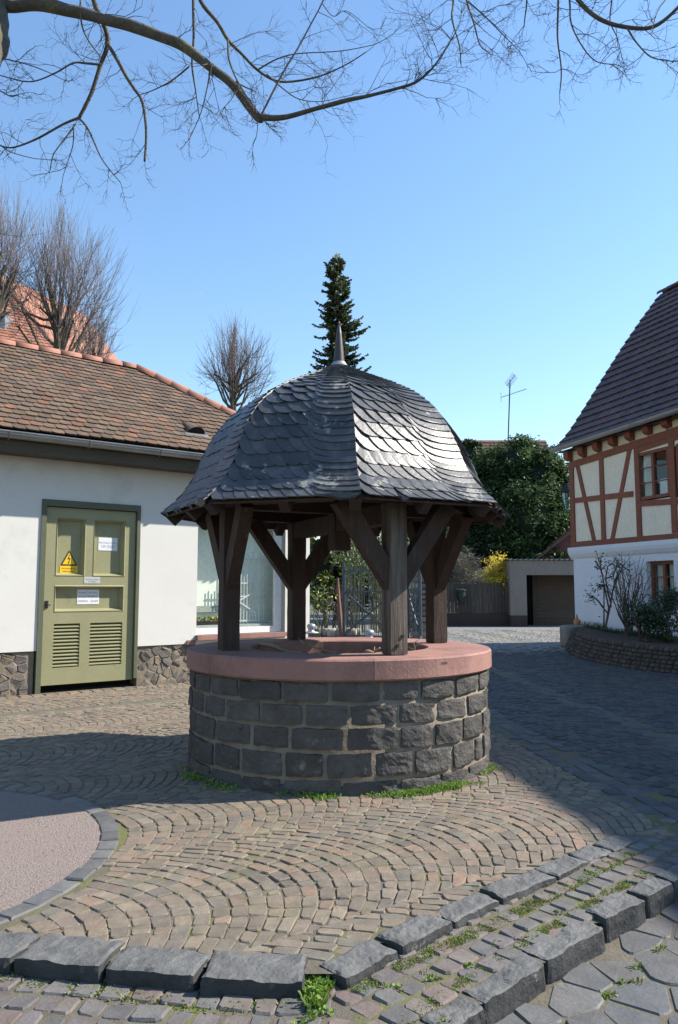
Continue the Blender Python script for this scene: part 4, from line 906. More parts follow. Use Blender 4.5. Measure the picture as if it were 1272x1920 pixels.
def panel(u0_, u1_, z0_, z1_, name='panel'):
    mb = MB(); wbox(mb, u0_, u1_, s1+.006, s1+.03, z0_, z1_); e = .035
    O = [(u0_,z0_),(u1_,z0_),(u1_,z1_),(u0_,z1_)]; I = [(u0_+e,z0_+e),(u1_-e,z0_+e),(u1_-e,z1_-e),(u0_+e,z1_-e)]
    for i in range(4):
        j_ = (i+1) % 4; mb.add([L(O[i][0],s0-.008,O[i][1]),L(O[j_][0],s0-.008,O[j_][1]),L(I[j_][0],s1-.004,I[j_][1]),L(I[i][0],s1-.004,I[i][1]),L(I[i][0],s1+.008,I[i][1]),L(I[j_][0],s1+.008,I[j_][1])], [(0,1,2,3),(3,2,5,4)])
        w2 = .014; Q = [(O[i][0]-(w2 if i in (0,3) else -w2),O[i][1]-(w2 if i in (0,1) else -w2)),(O[j_][0]-(w2 if j_ in (0,3) else -w2),O[j_][1]-(w2 if j_ in (0,1) else -w2))]
        mb.add([L(Q[0][0],s0-.001,Q[0][1]),L(Q[1][0],s0-.001,Q[1][1]),L(O[j_][0],s0-.008,O[j_][1]),L(O[i][0],s0-.008,O[i][1])], [(0,1,2,3)])
    mb.build(name, M['door'], leafo)
for a in ((P0,P1,1.60,2.40),(P2_,P3_,1.60,2.40),(P0,P3_,1.10,1.45)): panel(*a)
for (a, b) in ((P0,P1-.03),(P2_-.02,P3_)):
    for i in range(12):
        z0_ = .345+i*.0485; mb = MB()
        mb.hexa([L(a,s0+.005,z0_),L(b,s0+.005,z0_),L(b,s0+.05,z0_+.03),L(a,s0+.05,z0_+.03),L(a,s0+.005,z0_+.012),L(b,s0+.005,z0_+.012),L(b,s0+.05,z0_+.042),L(a,s0+.05,z0_+.042)])
        mb.build('louvre_slat', M['door'], leafo)
lv = MB(); wbox(lv, P0, P3_, s1+.012, s1+.02, .33, .93); lv.build('louvre_void', M['black'], leafo)
mb = MB(); wbox(mb, d0+.03, d0+.07, s0-.012, s0, 1.15, 1.25); mb.tube([L(d0+.05,s0-.01,1.20),L(d0+.05,s0-.04,1.20),L(d0+.09,s0-.04,1.19)], .010, 6); mb.build('door_handle', M['darkiron'], leafo)
for z0_ in (2.2, 1.3, .45):
    mb = MB(); mb.tube([L(d1+.012,s0-.012,z0_),L(d1+.012,s0-.012,z0_+.16)], .012, 8); mb.build('hinge', M['doorframe'], leafo)
# signs on the door
def WT_(u, z, s): return lambda x, y: L(u+x, s, z+y)
def put_text(parent, txt, u, z, s, size, m='ink'):
    vs, fs = text_mesh(txt, size); mb = MB(); f = WT_(u, z, s); mb.add([f(v.x, v.y) for v in vs], fs); mb.build('lettering', M[m], parent)
sp_ = s1+.004
warn = thing('warning_sign', 'yellow triangle warning sign with black lightning bolt on the left door panel', 'sign', tuple(L(d0+.37,sp_,1.68)))
uc = d0+.365; zb = 1.745; tw_ = .115; th_ = .215
mb = MB(); mb.poly([L(uc-tw_,sp_,zb),L(uc+tw_,sp_,zb),L(uc,sp_,zb+th_)], .003, -LB); tri = mb.build('triangle', M['signyel'], warn)
mb = MB(); A1, A2 = [(-tw_,0),(tw_,0),(0,th_)], [(-tw_+.026,.015),(tw_-.026,.015),(0,th_-.033)]
for i in range(3):
    j_ = (i+1) % 3; mb.add([L(uc+A1[i][0],sp_-.004,zb+A1[i][1]),L(uc+A1[j_][0],sp_-.004,zb+A1[j_][1]),L(uc+A2[j_][0],sp_-.004,zb+A2[j_][1]),L(uc+A2[i][0],sp_-.004,zb+A2[i][1])], [(0,1,2,3)])
mb.build('border', M['ink'], tri)
bolt = [(.012,.155),(-.022,.085),(.004,.092),(-.006,.03),(.03,.108),(.004,.100),(.026,.155)]; bolt=[(.004,.15),(-.026,.082),(.006,.090),(-.008,.045),(-.018,.05),(-.004,.022),(.012,.048),(.002,.046),(.022,.108),(-.008,.100),(.016,.15)]
mb = MB(); mb.add([L(uc+a,sp_-.005,zb+b) for a, b in bolt], [tuple(range(len(bolt)))]); mb.build('lightning_bolt', M['ink'], tri)
mb = MB(); wbox(mb, uc-.125, uc+.125, sp_-.003, sp_, zb-.115, zb-.008); pl_ = mb.build('plate', M['signyel'], warn)
put_text(pl_, 'Hochspannung', uc, zb-.055, sp_-.004, .034); put_text(pl_, 'Lebensgefahr', uc, zb-.095, sp_-.004, .034)
def sign_plate(label, u0_, u1_, z0_, z1_, s_, m, lines):
    o = MB(); wbox(o, u0_, u1_, s_-.003, s_, z0_, z1_); t = thing('sign', label, 'sign', tuple(L((u0_+u1_)/2, s_, z0_))); p_ = o.build('plate', M[m], t)
    for txt, dz, sz, mm in lines: put_text(p_, txt, (u0_+u1_)/2, z1_-dz, s_-.004, sz, mm)
uc2 = (P2_+P3_)/2+.0
sign_plate('white sign with small print and UA number on the upper right door panel', uc2-.135, uc2+.15, 1.97, 2.16, sp_, 'signwhite', [('Name Station Musikus',.085,.030,'inkgrey'),('UA 32200',.145,.047,'inkgrey')])
sign_plate('small light grey name plate fixed at the middle of the door', uc2-.36, uc2-.125, 1.49, 1.585, s0-.001, 'signgrey', [('Verschlossen halten',.045,.024,'inkgrey'),('Nur Befugte',.075,.022,'inkgrey')])
sign_plate('white sign with three grey text lines on the wide middle door panel', uc2-.42, uc2-.10, 1.195, 1.405, sp_, 'signwhite', [('Eingang Trafostation',.055,.033,'inkgrey'),('STADTWERKE',.115,.042,'inkgrey'),('HANAU   GmbH',.178,.042,'inkgrey')])
# ------------------------------------------------------------ half-timbered house on the right
random.seed(202)
HA = Vector((6.0, 19.8, 0)); _n = math.hypot(.34, 1); HD = Vector((.34/_n, -1/_n, 0)); HB = Vector((1/_n, .34/_n, 0))
def Hh(u, s, z): return HA+HD*u+HB*s+Vector((0,0,z))
def HW(px, py, s=0):
    r_ = ray(px, py); o_ = HA+HB*s; t = (o_.x*HD.y-o_.y*HD.x)/(r_[0]*HD.y-r_[1]*HD.x)
    p = Vector((r_[0]*t, r_[1]*t, 0))-o_; return (p.dot(HD), EYE+r_[2]*t)
def hc(cx_, cy_): return HW(1030+cx_/5.256, 780+cy_/5.256)
def hbox(mb, u0, u1, s0, s1, z0, z1, mi=0):
    mb.hexa([Hh(u0,s1,z0),Hh(u0,s0,z0),Hh(u1,s0,z0),Hh(u1,s1,z0),Hh(u0,s1,z1),Hh(u0,s0,z1),Hh(u1,s0,z1),Hh(u1,s1,z1)][:8], mi)
house = thing('half_timbered_house', 'half-timbered house with red-brown beams, cream infill and steep dark tiled roof', 'house', tuple(HA))
UN = 8.1; HBK = 7.0
w_ = MB(); hbox(w_, .0, 2.66, .0, .3, 0, 2.2); hbox(w_, 2.66, 3.5, 0, .3, 0, .95); hbox(w_, 2.66, 3.5, 0, .3, 2.03, 2.2); hbox(w_, 3.5, UN, 0, .3, 0, 2.2); hbox(w_, 0, UN, .301, HBK, 0, 2.2); w_.build('ground_floor_wall', M['bluewhite'], house)
mb = MB(); cp = [(0,2.18),(-.04,2.22),(-.09,2.30),(-.11,2.38),(-.11,2.47),(0,2.47)]; n = len(cp)
mb.add([Hh(-.08, s, z) for s, z in cp]+[Hh(UN, s, z) for s, z in cp], [(i, (i+1) % n, n+(i+1) % n, n+i) for i in range(n)]+[tuple(range(n)), tuple(n+i for i in reversed(range(n)))]); mb.build('cornice', M['bluewhite'], house)
inf = MB(); hbox(inf, .02, 2.52, -.02, .25, 2.5, 5.0); hbox(inf, 4.84, UN, .2, .25, 2.5, 5.0); hbox(inf, 0.02, UN, .251, HBK, 2.3, 5.0)
hbox(inf, 2.52, 3.6, -.02, .25, 2.5, 3.38); hbox(inf, 2.52, 3.6, -.02, .25, 4.45, 5.0); hbox(inf, 3.6, UN, -.02, .25, 2.5, 3.35); hbox(inf, 3.6, UN, -.02,.25,4.45,5.0); inf.build('infill', M['infill'], house)
def tb(name, p, q, wd, sx=-.05, dp=.07):
    """timber in the facade plane between (u,z) points"""
    a = Hh(p[0], sx+dp/2, p[1]); b = Hh(q[0], sx+dp/2, q[1]); mb = MB(); d = (b-a).normalized(); up = HB
    mb.beam(a, b, wd, dp, up); mb.build(name, M['htimber'], house)
tb('sill_beam', (-.02,2.545), (UN,2.49), .14, -.06, .1)
tb('top_plate', (-.02,4.60), (UN,4.95), .17, -.06, .1)
for (a, b) in ((( .08,2.6),( .08,4.6)), ):
    tb('corner_post', a, b, .17, -.056, .09)
def up_(x0, y0, x1, y1): return hc(x0, y0), hc(x1, y1)
for x0, y0, x1, y1 in ((532,370,545,1235),(885,300,897,1215)):
    p, q = up_(x0, y0, x1, y1); um = (p[0]+q[0])/2; tb('post', (um,2.6), (um,4.72), .15, -.052, .08)
tb('post', (3.62,2.6), (3.62,4.85), .16, -.052, .08); tb('post', (4.9,2.6), (4.9,4.85), .16, -.052, .08)
p, q = up_(240,838,885,760); tb('rail', (.16,p[1]), (2.36,q[1]), .13, -.047, .066)
for c_ in ((278,435,458,1240),(808,312,632,1232)):
    p, q = up_(*c_); tb('brace', p, q, .13, -.042, .062)
tb('window_sill_beam', (2.5,3.34), (3.56,3.28), .13, -.048, .07); tb('lintel', (2.5,4.56), (3.56,4.62), .12, -.048, .07)
tb('window_sill_beam', (3.7,3.27), (4.84,3.22), .13, -.048, .07); tb('lintel', (3.7,4.63), (4.84,4.68), .12, -.048, .07)
def hwindow(name, u0, u1, z0, z1, rec, m_f, bars_z, mull=True, curtain=True):
    fr = MB(); t = .07
    hbox(fr, u0, u0+t, rec, rec+.07, z0, z1); hbox(fr, u1-t, u1, rec, rec+.07, z0, z1); hbox(fr, u0+t, u1-t, rec, rec+.07, z0, z0+t); hbox(fr, u0+t, u1-t, rec, rec+.07, z1-t, z1)
    if mull: hbox(fr, (u0+u1)/2-.035, (u0+u1)/2+.035, rec-.01, rec+.06, z0+t, z1-t)
    o = fr.build(name, M[m_f], house)
    gb = MB()
    for z in bars_z: hbox(gb, u0+t, u1-t, rec+.005, rec+.03, z-.012, z+.012)
    if bars_z: gb.build('glazing_bar', M[m_f], o)
    pn = MB(); pn.add([Hh(u0+t,rec+.035,z0+t),Hh(u1-t,rec+.035,z0+t),Hh(u1-t,rec+.035,z1-t),Hh(u0+t,rec+.035,z1-t)], [(3,2,1,0)]); pn.build('pane', M['glass'], o)
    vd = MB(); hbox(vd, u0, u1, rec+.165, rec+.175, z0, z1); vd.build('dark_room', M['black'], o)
    if curtain:
        for (a, b) in curtain:
            cu = MB(); n = 14; vs = []
            for i in range(n+1):
                uu = a+(b-a)*i/n; vs += [Hh(uu, rec+.11+.02*(i % 2), z0+.03), Hh(uu, rec+.11+.02*(i % 2), z1-.05)]
            cu.add(vs, [(2*i, 2*i+2, 2*i+3, 2*i+1) for i in range(n)]); cu.build('curtain', M['curtain'], o)
hwindow('upper_window', 2.53, 3.52, 3.41, 4.49, -.03, 'htimber', (3.78, 4.12), True, [(2.6,2.98),(3.1,3.45)] and [(2.62,2.96)])
hwindow('upper_window', 3.74, 4.8, 3.36, 4.49, -.03, 'htimber', (3.75, 4.1), True, [(3.8,4.1)])
hwindow('lower_window', 2.66, 3.5, .95, 2.03, .12, 'htimber', (1.35, 1.68), True, [(2.75,3.05),(3.12,3.42)])
mb = MB(); hbox(mb, 3.12, 3.44, .06, .08, 3.47, 3.82); bx = mb.build('reflection_card', M['bluewhite'], house)  # white panel behind the pane, painted in as a reflection
# joists with cream blocks under the eave
for i in range(9):
    u0 = .0+i*.585; mb = MB(); dz = .05*i*.585
    cp = [(.05,4.70+dz),(-.12,4.70+dz),(-.20,4.75+dz),(-.22,4.82+dz),(-.22,4.92+dz),(.05,4.92+dz)]; n = len(cp)
    mb.add([Hh(u0, s, z) for s, z in cp]+[Hh(u0+.19, s, z) for s, z in cp], [(i_, (i_+1) % n, n+(i_+1) % n, n+i_) for i_ in range(n)]+[tuple(range(n)), tuple(n+i_ for i_ in reversed(range(n)))]); mb.build('joist_end', M['htimber'], house)
    mb = MB(); hbox(mb, u0+.19, u0+.585, -.06, .1, 4.68+dz, 4.93+dz); mb.build('cream_block', M['cream2'], house)
# roof
VP = [(-.36,5.03),(-.12,5.22),(.14,5.50),(.5,5.98),(1.1,6.82),(1.9,7.92),(2.6,8.82),(3.32,9.68)]
EV = .018      # eave line rises a little along the house, as the old roof sags at its corner
def hroof(t):
    i = 0; k = t*(len(VP)-1); i = min(int(k), len(VP)-2); f_ = k-i
    return VP[i][0]+(VP[i+1][0]-VP[i][0])*f_, VP[i][1]+(VP[i+1][1]-VP[i][1])*f_
L_ = [0]
for a, b in zip(VP, VP[1:]): L_.append(L_[-1]+math.hypot(b[0]-a[0], b[1]-a[1]))
def hr(d):
    d = max(0, min(L_[-1], d)); i = 0
    while i < len(L_)-2 and d > L_[i+1]: i += 1
    f_ = (d-L_[i])/(L_[i+1]-L_[i]); return VP[i][0]+(VP[i+1][0]-VP[i][0])*f_, VP[i][1]+(VP[i+1][1]-VP[i][1])*f_
def hp(u, d, off=0):
    s, z = hr(d); s2, z2 = hr(d+.05); s1_, z1_ = hr(d-.05); n_ = Vector((-(z2-z1_), (s2-s1_))).normalized()
    return Hh(u, s+n_.x*off, z+n_.y*off+EV*max(0,u)*max(0, 1-d/3))
rb = MB(); N_ = 24; LT_ = L_[-1]; U0r = -.22
for i in range(N_):
    a, b = LT_*i/N_, LT_*(i+1)/N_
    for u0, u1 in ((U0r, 2), (2, 4.5), (4.5, UN)): rb.add([hp(u0,a,-.03), hp(u1,a,-.03), hp(u1,b,-.03), hp(u0,b,-.03)], [(0,1,2,3)])
RSh = VP[-1][0]
rb.add([Hh(U0r,RSh,9.66),Hh(UN,RSh,9.66),Hh(UN,2*RSh+.36,5.0),Hh(U0r,2*RSh+.36,5.0)], [(0,1,2,3)])
rb.add([Hh(U0r+.1,.0,4.9),Hh(U0r+.1,2*RSh,4.9),Hh(U0r+.1,RSh,9.55)], [(0,1,2)]); rb.add([Hh(UN,.0,4.9),Hh(UN,2*RSh,4.9),Hh(UN,RSh,9.55)], [(0,1,2)])
rb.add([Hh(U0r,-.30,4.955),Hh(UN,-.30,5.07),Hh(UN,.1,5.07),Hh(U0r,.1,4.955)], [(0,1,2,3)])
rb.build('roof_deck', M['darktile'], house)
items = []; nr = 21; dd = LT_/nr
for r_ in range(nr):
    u = U0r; first = True
    while u < UN-.1:
        w1 = .24 if not (first and r_ % 2) else .12; first = False
        a = r_*dd-.02; b = min(LT_, (r_+1)*dd+.05); up = rnd(0,.006); mb = MB()
        pts_ = [hp(u+.004,a,.055+up), hp(u+w1*.5,a,.065+up), hp(u+w1-.004,a,.05+up), hp(u+w1-.004,b,.012), hp(u+w1*.5,b,.02), hp(u+.004,b,.015),
                hp(u+.004,a,.02+up), hp(u+w1*.5,a,.03+up), hp(u+w1-.004,a,.015+up)]
        mb.add(pts_, [(0,1,4,5),(1,2,3,4),(6,7,1,0),(7,8,2,1),(0,5,6),(2,8,3)])
        c = hp(u+.1, a); items.append((c.length if c.x/c.y < .45 else 100+c.length, mb)); u += w1
pts_parts(items, 'roof_tile', M['darktile'], house, None)
u = U0r
while u < UN: 
    mb = MB(); half_tile(mb, Hh(u-.02,RSh,9.68), Hh(min(u+.36,UN),RSh,9.68), .13, .12); mb.build('ridge_tile', M['darktile'], house, True); u += .36
mb = MB()
for i in range(8):
    ua, ub = U0r+i*1.03, U0r+(i+1)*1.03
    pa, pb_ = Hh(ua,-.42,5.02+EV*max(0,ua)), Hh(ub,-.42,5.02+EV*max(0,ub)); gutter(mb, pa, pb_, .08, -HB)
mb.build('gutter', M['zinc'], house)
mb = MB(); 
du, ds = 3.60, 2.55     # edge of a dormer with its rain hopper, cut by the frame
hbox(mb, du, du+1.6, ds-.5, ds+1.3, 7.9, 8.75); dm = mb.build('dormer', M['darktile'], house)
mb = MB(); c_ = Hh(du-.06, ds-.56, 8.33); mb.lathe([(.02,-.26),(.03,-.24),(.035,0),(.09,.16),(.095,.2),(.08,.2),(.03,0)], c_, 10); mb.build('rain_hopper', M['zinc'], dm, True)
# wall lantern at the corner, on the gable side
ln = thing('wall_lantern', 'lantern with tapered glass body on the left corner of the half-timbered house', 'lantern', tuple(Hh(-.05,.6,3.6)))
c_ = at(1064,952,20.0)
mb = MB(); mb.tube([Hh(0,.75,c_.z+.75), c_+Vector((.15,0,.78)), c_+Vector((0,0,.62))], .015, 6); mb.lathe([(.02,.62),(.17,.45),(.17,.42)], c_, 4); mb.build('bracket', M['darkiron'], ln)
mb = MB(); mb.lathe([(.145,.42),(.07,.0),(.02,-.05)], c_, 4); mb.build('lantern_glass', M['shopglass'], ln)
mb = MB()
for k in range(4):
    a = R(90*k); mb.tube([c_+Vector((.145*math.cos(a),.145*math.sin(a),.42)), c_+Vector((.07*math.cos(a),.07*math.sin(a),0))], .012, 4)
mb.build('lantern_frame', M['darkiron'], ln)

# unseen house added further along the same side to shade the street
nb_ = thing('unseen_shade_house', 'unseen plain house added beyond the right edge to cast its shadow on the street', 'house', (11.2, 13, 0))
mb = MB(); nd = Vector((.157,-1,0)).normalized(); nn_ = Vector((-nd.y, nd.x, 0))
def NP(u, s, z): return Vector((9.75, 12.9, 0))+nd*u+nn_*s+Vector((0,0,z))
NU = 9.3
mb.hexa([NP(0,0,0),NP(NU,0,0),NP(NU,6.4,0),NP(0,6.4,0),NP(0,0,6.0),NP(NU,0,6.0),NP(NU,6.4,6.0),NP(0,6.4,6.0)]); mb.build('wall', M['infill'], nb_)
mb = MB(); NR = 11.0
mb.add([NP(0,-.3,5.98),NP(NU,-.3,5.98),NP(NU,3.2,NR),NP(0,3.2,NR),NP(NU,6.7,5.98),NP(0,6.7,5.98)], [(0,1,2,3),(3,2,4,5),(1,4,2),(0,3,5)]); mb.build('roof', M['darktile'], nb_)
for k in range(4):
    for z in (1.1, 3.8):
        mb = MB(); u0 = 1+k*2.2; mb.hexa([NP(u0,-.03,z),NP(u0+1,-.03,z),NP(u0+1,.05,z),NP(u0,.05,z),NP(u0,-.03,z+1.4),NP(u0+1,-.03,z+1.4),NP(u0+1,.05,z+1.4),NP(u0,.05,z+1.4)]); f_ = mb.build('window', M['white'], nb_)
        mb = MB(); mb.add([NP(u0+.08,-.034,z+.08),NP(u0+.92,-.034,z+.08),NP(u0+.92,-.034,z+1.32),NP(u0+.08,-.034,z+1.32)], [(0,1,2,3)]); mb.build('pane', M['glass'], f_)

# planter wall of cobbles in front of the house
plw = thing('planter_wall', 'low curved raised bed wall of dark cobbles in front of the half-timbered house', 'planter', (5.3, 16, 0))
PW = [(5.62,19.3),(5.40,18.6),(5.16,17.6),(5.02,16.6),(4.98,15.6),(5.10,14.6),(5.45,13.5),(6.1,12.6)]
def pwp(t):
    k = t*(len(PW)-1); i = min(int(k), len(PW)-2); f_ = k-i; f2 = f_
    p0 = Vector((*PW[max(0,i-1)],0)); p1 = Vector((*PW[i],0)); p2 = Vector((*PW[i+1],0)); p3 = Vector((*PW[min(len(PW)-1,i+2)],0))
    return .5*((2*p1)+(p2-p0)*f_+(2*p0-5*p1+4*p2-p3)*f_*f_+(3*p1-p0-3*p2+p3)*f_**3)
def pwn(t):
    d = (pwp(min(1,t+.01))-pwp(max(0,t-.01))).normalized(); return Vector((-d.y, d.x, 0))*1.0
def ptop(t): return .50-.1*t
body = MB(); n = 40
for i in range(n):
    t0, t1 = i/n, (i+1)/n; q = []
    for t in (t0, t1):
        p = pwp(t); m__ = pwn(t); h = ptop(t)
        q.append([p, p+m__*.16+Vector((0,0,h*.7)), p+m__*.25+Vector((0,0,h)), p+m__*.5+Vector((0,0,h)), p+m__*.9+Vector((0,0,h-.04)), p+m__*2.6+Vector((0,0,h-.04))])
    for a in range(5): body.add([q[0][a], q[1][a], q[1][a+1], q[0][a+1]], [(0,1,2,3)])
body.build('bed', M['litter'], plw)
cap_ = MB(); vs, fs = rough_block(.62, .5, .56, (5,5,5), .1, .01, 4, 3); cap_.add([v+Vector((5.78,19.22,.26)) for v in vs], fs); cap_.build('end_block', M['render2'], plw, True)
items = []; 
for r_ in range(6):
    z0, z1 = r_/6, (r_+1)/6; t = .045+rnd(0,.008)
    while t < 1:
        dt = rnd(.012,.018); q = []
        for tt in (t, t+dt-.0015):
            p = pwp(tt); m__ = pwn(tt); h = ptop(tt)
            for zz in (z0+.012, z1-.012): q.append(p+m__*(.2*zz)+Vector((0,0,h*zz)))
        oo = -pwn(t)*rnd(.02,.05); mid = (q[0]+q[1]+q[2]+q[3])/4; mb = MB()
        top = [mid+(x-mid)*.75+oo for x in q]
        mb.add(q+top, [(4,6,7,5),(0,2,6,4),(2,3,7,6),(3,1,5,7),(1,0,4,5)]); items.append((mid.length, mb)); t += dt
pts_parts(items, 'cobble', M['cobble'], plw, None)
pot = thing('clay_pot', 'small terracotta jar with pointed lid on the end of the planter wall', 'pot', (5.86,19.2,.52))
mb = MB(); mb.lathe([(.035,0),(.07,.03),(.09,.08),(.075,.14),(.035,.175)], (5.86,19.2,.52), 14); mb.build('jar', M['terracotta'], pot, True)
mb = MB(); mb.lathe([(.04,.175),(.03,.21),(.014,.235),(.018,.26),(.004,.295)], (5.86,19.2,.52), 12); mb.build('lid', M['terracotta'], pot, True)
# shrubs in the bed
def bush_stems(mb, base, n, hgt, spread, r0, seed, wob=.12, segs=7, fork=3):
    rs = random.Random(seed)
    for _ in range(n):
        a = rs.uniform(0,6.283); l_ = hgt*rs.uniform(.6,1.05); sp_ = spread*rs.uniform(.2,1); p = Vector(base)+Vector((rs.uniform(-.1,.1),rs.uniform(-.1,.1),0)); pts = [p]
        for i in range(segs):
            t = (i+1)/segs; pts.append(Vector(base)+Vector((math.cos(a)*sp_*t, math.sin(a)*sp_*t, l_*t))+Vector((rs.uniform(-1,1),rs.uniform(-1,1),rs.uniform(-.4,.4)))*wob*t)
        mb.tube(pts, [r0*(1-.75*i/segs) for i in range(segs+1)], 4)
        for _f in range(fork):
            i = rs.randrange(2, segs); b = pts[i]; d = Vector((rs.uniform(-1,1),rs.uniform(-1,1),rs.uniform(.3,1.4))).normalized()*l_*rs.uniform(.12,.3)
            mb.tube([b, b+d*.5+Vector((rs.uniform(-.03,.03),)*3), b+d], [r0*.45, r0*.32, r0*.12], 3)
        yield pts
def leafset(mb, c, n, sp, size, rs):
    for _ in range(n):
        p = Vector(c)+Vector((rs.gauss(0,sp),rs.gauss(0,sp),rs.gauss(0,sp))); d = Vector((rs.uniform(-1,1),rs.uniform(-1,1),rs.uniform(-1,1))).normalized()*size; e = d.orthogonal().normalized()*size*.55
        mb.add([p-d, p+e, p+d, p-e], [(0,1,2,3)])
rs = random.Random(4)
t_ = thing('rose_bush', 'tall leggy rose bush with few dark leaves against the white house wall', 'bush', (6.15,18.0,.4))
st = MB(); lf = MB()
B0 = at(1135, 1182, 17.6)
def trace(mb, pts, Y, rads, leaf=None, k=5):
    P_ = [at(x, y, Y+rs.uniform(-.08,.08)) for x, y in pts]; mb.tube(P_, rads, 5)
    if leaf is not None:
        for p in P_[-2:]: leafset(leaf, p, k, .07, .035, rs)
for pts in ([(1135,1182),(1146,1130),(1150,1105),(1155,1085),(1163,1065),(1158,1052)],[(1135,1182),(1142,1140),(1134,1100),(1128,1070),(1126,1052),(1128,1042)],[(1135,1182),(1140,1150),(1128,1135),(1118,1122),(1106,1116)],
            [(1146,1130),(1140,1110),(1136,1085),(1140,1062),(1148,1058),(1153,1052)],[(1150,1105),(1160,1080),(1168,1062),(1182,1072)],[(1128,1070),(1122,1060),(1118,1052)],[(1134,1100),(1124,1096),(1118,1098)],[(1132,1140),(1122,1126),(1112,1118),(1106,1122)],[(1136,1085),(1150,1080),(1160,1052)],[(1133,1180),(1133,1140),(1133,1100)]):
    trace(st, pts, 17.6, [.022*(1-.7*i/len(pts)) for i in range(len(pts))], lf, 9)
for q in ((1120,1102),(1108,1118),(1124,1060),(1152,1056),(1180,1073),(1165,1060),(1138,1070),(1128,1098),(1140,1110)): leafset(lf, at(q[0], q[1], 17.6), 14, .07, .035, rs)
st.build('stems', M['twig'], t_); lf.build('leaves', M['stoneplanter'], t_, kind='stuff')
t_ = thing('bare_shrub', 'bare many-stemmed shrub between the rose bush and the lower window', 'shrub', (6.5,17.0,.4))
st = MB(); b_ = at(1180,1188,17.0); b_.z = .40
for _ in bush_stems(st, b_, 34, 1.75, .75, .016, 6, .07, 6, 4): pass
st.build('stems', M['twig'], t_)
t_ = thing('evergreen_bush', 'dark green leafy bush in the bed in front of the lower window', 'bush', (6.4,15.3,.4))
st = MB(); lf = MB(); b_ = at(1228,1210,15.3)
for pts in bush_stems(st, (b_.x-.25,b_.y,.4), 5, .6, .4, .03, 9, .05): pass
for pts in bush_stems(st, (b_.x+.3,b_.y,.4), 5, .6, .3, .03, 10, .05): pass
for k in range(2600):
    c_ = rs.choice(((1228,1158,.33),(1215,1150,.2),(1245,1135,.3),(1205,1160,.22),(1258,1160,.36),(1262,1120,.16),(1226,1170,.25))); p = at(c_[0], c_[1], 15.3)
    leafset(lf, p+Vector((rs.gauss(0,c_[2]*.55),rs.gauss(0,.2),rs.gauss(0,c_[2]*.5))), 1, .02, .04, rs)
st.build('stems', M['twig'], t_); lf.build('leaves', M['stoneplanter'], t_, kind='stuff')
gc_ = MB()
for k in range(240):
    x = rs.uniform(1085,1272); yb = 1178+(x-1085)*.17; p = at(x, yb, 19.3-(x-1085)/187*4.6); p.z = .42
    for _ in range(5): gc_.tube([p, p+Vector((rs.gauss(0,.05),rs.gauss(0,.05),rs.uniform(.03,.2)*(1.2 if x < 1130 else .7)))], [.008,.003], 3)
gc_.build('bed_plants', M['stoneplanter'], kind='stuff')
# ------------------------------------------------------------ background
random.seed(303); rs = random.Random(11)
# garage with its flat corrugated roof
GY = 30.0
def GP(px, py, Y=GY): return at(px, py, Y)
gar = thing('garage', 'low rendered garage with corrugated roof edge and open front in shade', 'garage', (8.3, GY, 0))
x0 = GP(957,1100).x; x1 = GP(988,1100).x; x2 = 11.0; zt = GP(960,1051).z; zo = GP(1000,1078).z
w_ = MB()
w_.hexa([(x0,GY,.42),(x1,GY,.42),(x1,GY+.3,.42),(x0,GY+.3,.42),(x0,GY,zt),(x1,GY,zt),(x1,GY+.3,zt),(x0,GY+.3,zt)])
w_.hexa([(x1,GY,zo),(x2,GY,zo),(x2,GY+.3,zo),(x1,GY+.3,zo),(x1,GY,zt),(x2,GY,zt),(x2,GY+.3,zt),(x1,GY+.3,zt)])
w_.hexa([(x0,GY+.301,0),(x0+.3,GY+.301,0),(x0+.3,GY+3,0),(x0,GY+3,0),(x0,GY+.301,zt),(x0+.3,GY+.301,zt),(x0+.3,GY+3,zt),(x0,GY+3,zt)]); w_.build('wall', M['garage'], gar)
mb = MB(); mb.hexa([(x0-.01,GY-.012,0),(x1,GY-.012,0),(x1,GY+.3,0),(x0-.01,GY+.3,0),(x0-.01,GY-.012,.42),(x1,GY-.012,.42),(x1,GY+.3,.42),(x0-.01,GY+.3,.42)]); mb.build('plinth', M['brownwall'], gar)
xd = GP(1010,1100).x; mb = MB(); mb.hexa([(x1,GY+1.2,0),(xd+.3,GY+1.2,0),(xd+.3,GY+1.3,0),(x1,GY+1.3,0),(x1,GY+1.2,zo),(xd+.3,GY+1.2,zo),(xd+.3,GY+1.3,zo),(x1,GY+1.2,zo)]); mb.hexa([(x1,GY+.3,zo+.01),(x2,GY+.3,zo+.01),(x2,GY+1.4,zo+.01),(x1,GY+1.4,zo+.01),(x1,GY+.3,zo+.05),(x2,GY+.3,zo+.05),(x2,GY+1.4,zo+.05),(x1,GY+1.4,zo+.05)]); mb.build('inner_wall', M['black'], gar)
for i in range(14):
    z = i*zo/14; mb = MB(); mb.hexa([(xd,GY+.9,z),(x2,GY+.9,z),(x2,GY+.96,z),(xd,GY+.96,z),(xd,GY+.915,z+zo/14-.012),(x2,GY+.915,z+zo/14-.012),(x2,GY+.96,z+zo/14-.012),(xd,GY+.96,z+zo/14-.012)]); mb.build('door_slat', M['rollup'], gar)
co = MB(); k = 0; x = x0-.1; vs = []
while x < x2:
    for yy in (GY-.08, GY+3): vs.append((x, yy, zt+.02+.045*(.5+.5*math.cos(k*math.pi/2.5))))
    x += .04; k += 1
nv = len(vs)//2; co.add(vs+[(a, b, c-.02) for a, b, c in vs], [(2*i, 2*i+2, 2*i+3, 2*i+1) for i in range(nv-1)]+[(2*nv+2*i, 2*i, 2*i+2, 2*nv+2*i+2) for i in range(nv-1)]); co.build('corrugated_roof', M['zinc'], gar)
